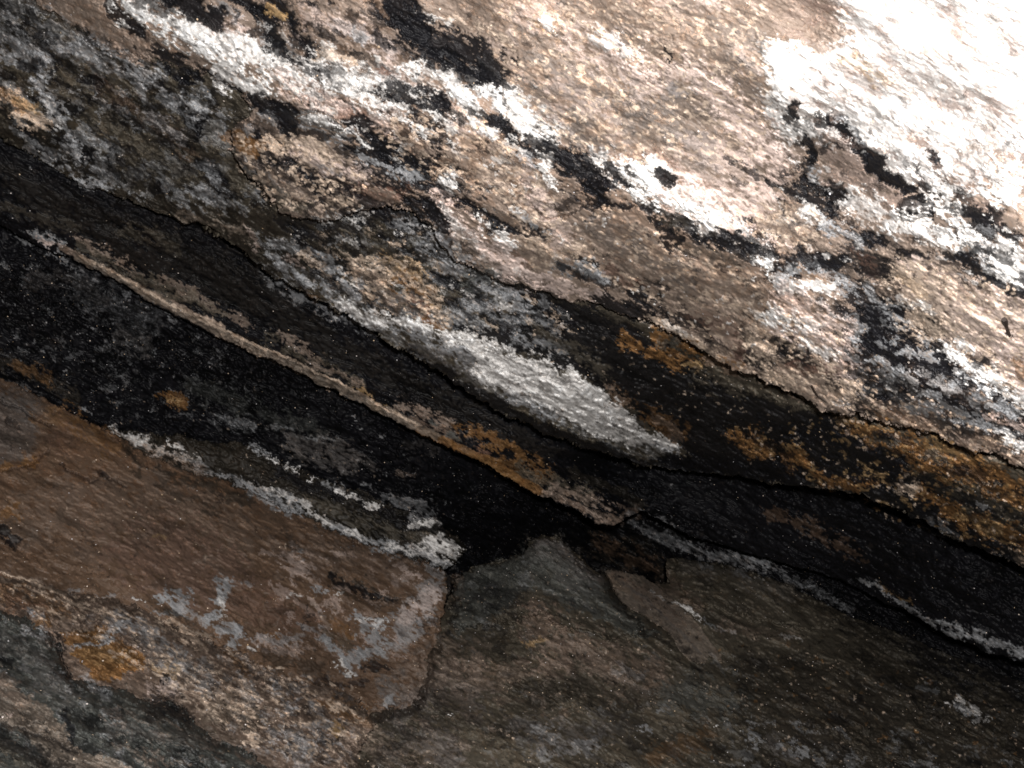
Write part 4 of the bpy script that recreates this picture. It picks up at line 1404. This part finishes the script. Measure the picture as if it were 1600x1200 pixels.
    bp2 = node("ShaderNodeBump"); bp2.inputs["Distance"].default_value = .0014; bp2.inputs["Strength"].default_value = .6
    L.new(sv.outputs[2], bp2.inputs["Height"]); L.new(bp.outputs[0], bp2.inputs["Normal"])
    L.new(mth('MULTIPLY', mapr(glit, .1, 1., .15, .8), mth('ADD', .15, rug)), bp2.inputs["Strength"])
    L.new(bp2.outputs[0], b.inputs["Normal"])
    return m
MAT = make_mat()

# ------------------------------------------------------------------ build each rock as a solid-edged relief
FD = {}
for k in ['upper', 'mound'] + [q for q in ORDER if q not in ('upper', 'mound')]:
    R = ROCKS[k]
    s = SD[k]
    M = 18.0 if k not in SMALL else 6.0
    D = DEP[k].copy()
    a1, a2, a3 = AMP[k]
    rel = a1 * plates + a2 * plates2 * RUG + a3 * RUG * (n_blob * .5 + n_grain * .2) + HGT * (0.4 if k == 'flake' else 1)
    rel += CR * (.0006 * np.abs(n_blob) + .0004 * np.abs(n_fine))
    if k in ('scab', 'lens'):
        D = FD['upper'] - .011 * smooth(-1, 9, s) - .002
    if k == 'flake': D = FD['mound'] - .005 - .016 * smooth(1010, 900, PY)
    D = D - rel * (D / 1.2)
    if k == 'upper':     # lumps and hollows of the ceiling
        D -= .011 * n_big * smooth(0, 60, s)
    # rounded, broken rim
    ins = np.clip(s, 0, 30)
    D += R['rnd'] * (1 - smooth(0, 1, ins / 22.0)) ** 2 * 1.6
    # never come in front of the rock that overlaps this one
    for f in FRONT_OF[k]:
        g = smooth(-14, 4, SD[f])
        Df = DEP[f] + {'middle': .014, 'ledge': .03, 'wall': .05, 'boulder': .02}.get(k, .03)
        D = np.where(g > 0, np.maximum(D, D * (1 - g) + Df * g), D)
    FD[k] = D
    gyv, gxv = np.gradient(S0[k], STEP)
    gn = np.hypot(gxv, gyv) + 1e-6
    out = np.clip(-s, 0, M)
    px = PX + gxv / gn * out * 1.5
    py = PY + gyv / gn * out * 1.5
    D = D + (out / M) * R['thick']
    keep = s > -M
    if k == 'wall': pass
    # leave away what lies far under another rock
    hid = np.zeros(PX.shape, bool)
    for f in ORDER:
        if f == k: break
        hid |= SD[f] > 110
    keep &= ~hid
    cell = keep[:-1, :-1] & keep[1:, :-1] & keep[:-1, 1:] & keep[1:, 1:]
    used = np.zeros(PX.shape, bool)
    used[:-1, :-1] |= cell; used[1:, :-1] |= cell; used[:-1, 1:] |= cell; used[1:, 1:] |= cell
    idx = np.full(PX.shape, -1, np.int64); idx[used] = np.arange(used.sum())
    V = point(px[used], py[used], D[used])
    jj, ii = np.nonzero(cell)
    Q = np.stack([idx[jj, ii], idx[jj + 1, ii], idx[jj + 1, ii + 1], idx[jj, ii + 1]], -1)
    me = bpy.data.meshes.new(R['name'])
    me.vertices.add(len(V)); me.vertices.foreach_set("co", V.astype(np.float32).ravel())
    me.loops.add(Q.size); me.loops.foreach_set("vertex_index", Q.astype(np.int32).ravel())
    me.polygons.add(len(Q)); me.polygons.foreach_set("loop_start", (np.arange(len(Q)) * 4).astype(np.int32))
    me.update(calc_edges=True)
    me.polygons.foreach_set("use_smooth", np.ones(len(Q), bool))
    # minerals: where another rock covers this one it keeps its own plain colour
    other = ~VIS[k] & (s > 0)
    vv = sample(np.where(VIS[k], 1., 0.), px, py)
    plain = np.array(PAL[BASE[k]]) * np.clip(1 + .2 * n_fine + .15 * n_med, .4, 1.6)[..., None]
    cA = np.stack([sample(RGB[..., c], px, py) for c in range(3)], -1)
    near = sample(smooth(-10, 0, np.minimum(s, 0) ) * 1.0, px, py)
    wgt = np.clip(vv, 0, 1)[..., None]
    cA = cA * wgt + plain * (1 - wgt)
    rgba = np.ones((len(V), 4), np.float32); rgba[:, :3] = cA[used]
    at = me.attributes.new("tint", 'FLOAT_COLOR', 'POINT'); at.data.foreach_set("color", rgba.ravel())
    pr = np.ones((len(V), 4), np.float32); pr[:, 0] = (CR * wgt[..., 0])[used]; pr[:, 1] = GL[used]; pr[:, 2] = RUG[used] * {'boulder': .22, 'upper': .17, 'flake': .3, 'mound': .3, 'orange': .45, 'ledge': .32, 'wall': .4}.get(k, .5)
    at = me.attributes.new("prop", 'FLOAT_COLOR', 'POINT'); at.data.foreach_set("color", pr.ravel())
    me.materials.append(MAT)
    o = bpy.data.objects.new(R['name'], me); COL.objects.link(o)
    if k == 'wall':
        o["kind"] = "structure"
    else:
        o["label"], o["category"] = LABEL[k]
    print(k, len(V), 'verts')

# ------------------------------------------------------------------ two tiny dark twigs caught on the rock face
def twig(pts, r, label):
    d = sample(FD['upper'], np.array([p[0] for p in pts], float), np.array([p[1] for p in pts], float)) - .004
    P = point(np.array([p[0] for p in pts], float), np.array([p[1] for p in pts], float), d)
    n = len(P); verts = []; faces = []
    for i in range(n):
        t = P[min(i + 1, n - 1)] - P[max(i - 1, 0)]; t /= np.linalg.norm(t)
        a = np.cross(t, [0, 1, 0]); a /= np.linalg.norm(a); b_ = np.cross(t, a)
        rr = r * (1 - .55 * i / (n - 1)) * (1 + .25 * math.sin(i * 2.3))
        for j in range(6):
            verts.append(tuple(P[i] + rr * (math.cos(j * PI / 3) * a + math.sin(j * PI / 3) * b_)))
    for i in range(n - 1):
        for j in range(6):
            faces.append((i * 6 + j, i * 6 + (j + 1) % 6, (i + 1) * 6 + (j + 1) % 6, (i + 1) * 6 + j))
    faces.append(tuple(range(5, -1, -1))); faces.append(tuple((n - 1) * 6 + j for j in range(6)))
    me = bpy.data.meshes.new('twig'); me.from_pydata(verts, [], faces); me.update()
    m = bpy.data.materials.get('dark_twig')
    if m is None:
        m = bpy.data.materials.new('dark_twig'); m.use_nodes = True
        b = m.node_tree.nodes['Principled BSDF']; b.inputs['Roughness'].default_value = .6
        nz = m.node_tree.nodes.new('ShaderNodeTexNoise'); nz.inputs['Scale'].default_value = 300
        cr = m.node_tree.nodes.new('ShaderNodeValToRGB'); cr.color_ramp.elements[0].color = (.008, .006, .005, 1); cr.color_ramp.elements[1].color = (.04, .025, .018, 1)
        m.node_tree.links.new(nz.outputs[0], cr.inputs[0]); m.node_tree.links.new(cr.outputs[0], b.inputs['Base Color'])
    me.materials.append(m)
    o = bpy.data.objects.new('twig', me); COL.objects.link(o)
    o['label'] = label; o['category'] = 'twig'
twig([(1569, 499), (1571, 505), (1573, 511), (1575, 518), (1578, 525)], .0019, 'short black twig stuck upright on the pale rock near the right edge')
twig([(1268, 603), (1272, 611), (1278, 619), (1285, 624), (1291, 628)], .0013, 'thin curved dark twig lying on tan rock above the zigzag crack')

# ------------------------------------------------------------------ the rest of the hollow, beyond the edges of the detailed rock
NEAR = np.full(PX.shape, 9.0)
for k in reversed(ORDER):
    if k in SMALL: continue
    NEAR = np.where(SD[k] > -4, FD[k], NEAR)
NEAR = np.where(NEAR > 5, 2.2, NEAR)
NEAR = blur(NEAR, 14)
qx = np.arange(-2600, 4300, 22.0); qy = np.arange(-2400, 3500, 22.0)
QX, QY = np.meshgrid(qx, qy)
m_ = 24
cx = np.clip(QX, X0 + m_, X1 - m_); cy = np.clip(QY, Y0 + m_, Y1 - m_)
away = np.hypot(QX - cx, QY - cy)
D = sample(NEAR, cx, cy) + .004 + .018 * (1 - smooth(0, 60, away))
wob = sample(n_med, X0 + 30 + np.abs((QX * .45 + 4000) % 3600 - 1800), Y0 + 30 + np.abs((QY * .45 + 4000) % 2600 - 1300))
D = D * (1 + .00004 * away) + wob * .03 * smooth(0, 300, away)
inside = (QX > X0 + 130) & (QX < X1 - 130) & (QY > Y0 + 110) & (QY < Y1 - 110)
cell = ~(inside[:-1, :-1] & inside[1:, 1:])
jj, ii = np.nonzero(cell)
W_ = len(qx)
V = point(QX.ravel(), QY.ravel(), D.ravel())
Q = np.stack([jj * W_ + ii, (jj + 1) * W_ + ii, (jj + 1) * W_ + ii + 1, jj * W_ + ii + 1], -1)
used = np.zeros(len(V), bool); used[Q.ravel()] = True
mp_ = np.cumsum(used) - 1
V = V[used]; Q = mp_[Q]
me = bpy.data.meshes.new('rock_face')
me.vertices.add(len(V)); me.vertices.foreach_set("co", V.astype(np.float32).ravel())
me.loops.add(Q.size); me.loops.foreach_set("vertex_index", Q.astype(np.int32).ravel())
me.polygons.add(len(Q)); me.polygons.foreach_set("loop_start", (np.arange(len(Q)) * 4).astype(np.int32))
me.update(calc_edges=True)
me.polygons.foreach_set("use_smooth", np.ones(len(Q), bool))
tc_ = np.stack([sample(blur(RGB[..., c], 12), cx, cy) for c in range(3)], -1) * np.clip(1 + .25 * wob, .4, 1.6)[..., None]
rgba = np.ones((len(V), 4), np.float32); rgba[:, :3] = tc_.reshape(-1, 3)[used]
me.attributes.new("tint", 'FLOAT_COLOR', 'POINT').data.foreach_set("color", rgba.ravel())
pr = np.ones((len(V), 4), np.float32); pr[:, 0] = .1; pr[:, 1] = .25; pr[:, 2] = .5
me.attributes.new("prop", 'FLOAT_COLOR', 'POINT').data.foreach_set("color", pr.ravel())
me.materials.append(MAT)
o = bpy.data.objects.new('rock_face', me); COL.objects.link(o); o['kind'] = 'structure'
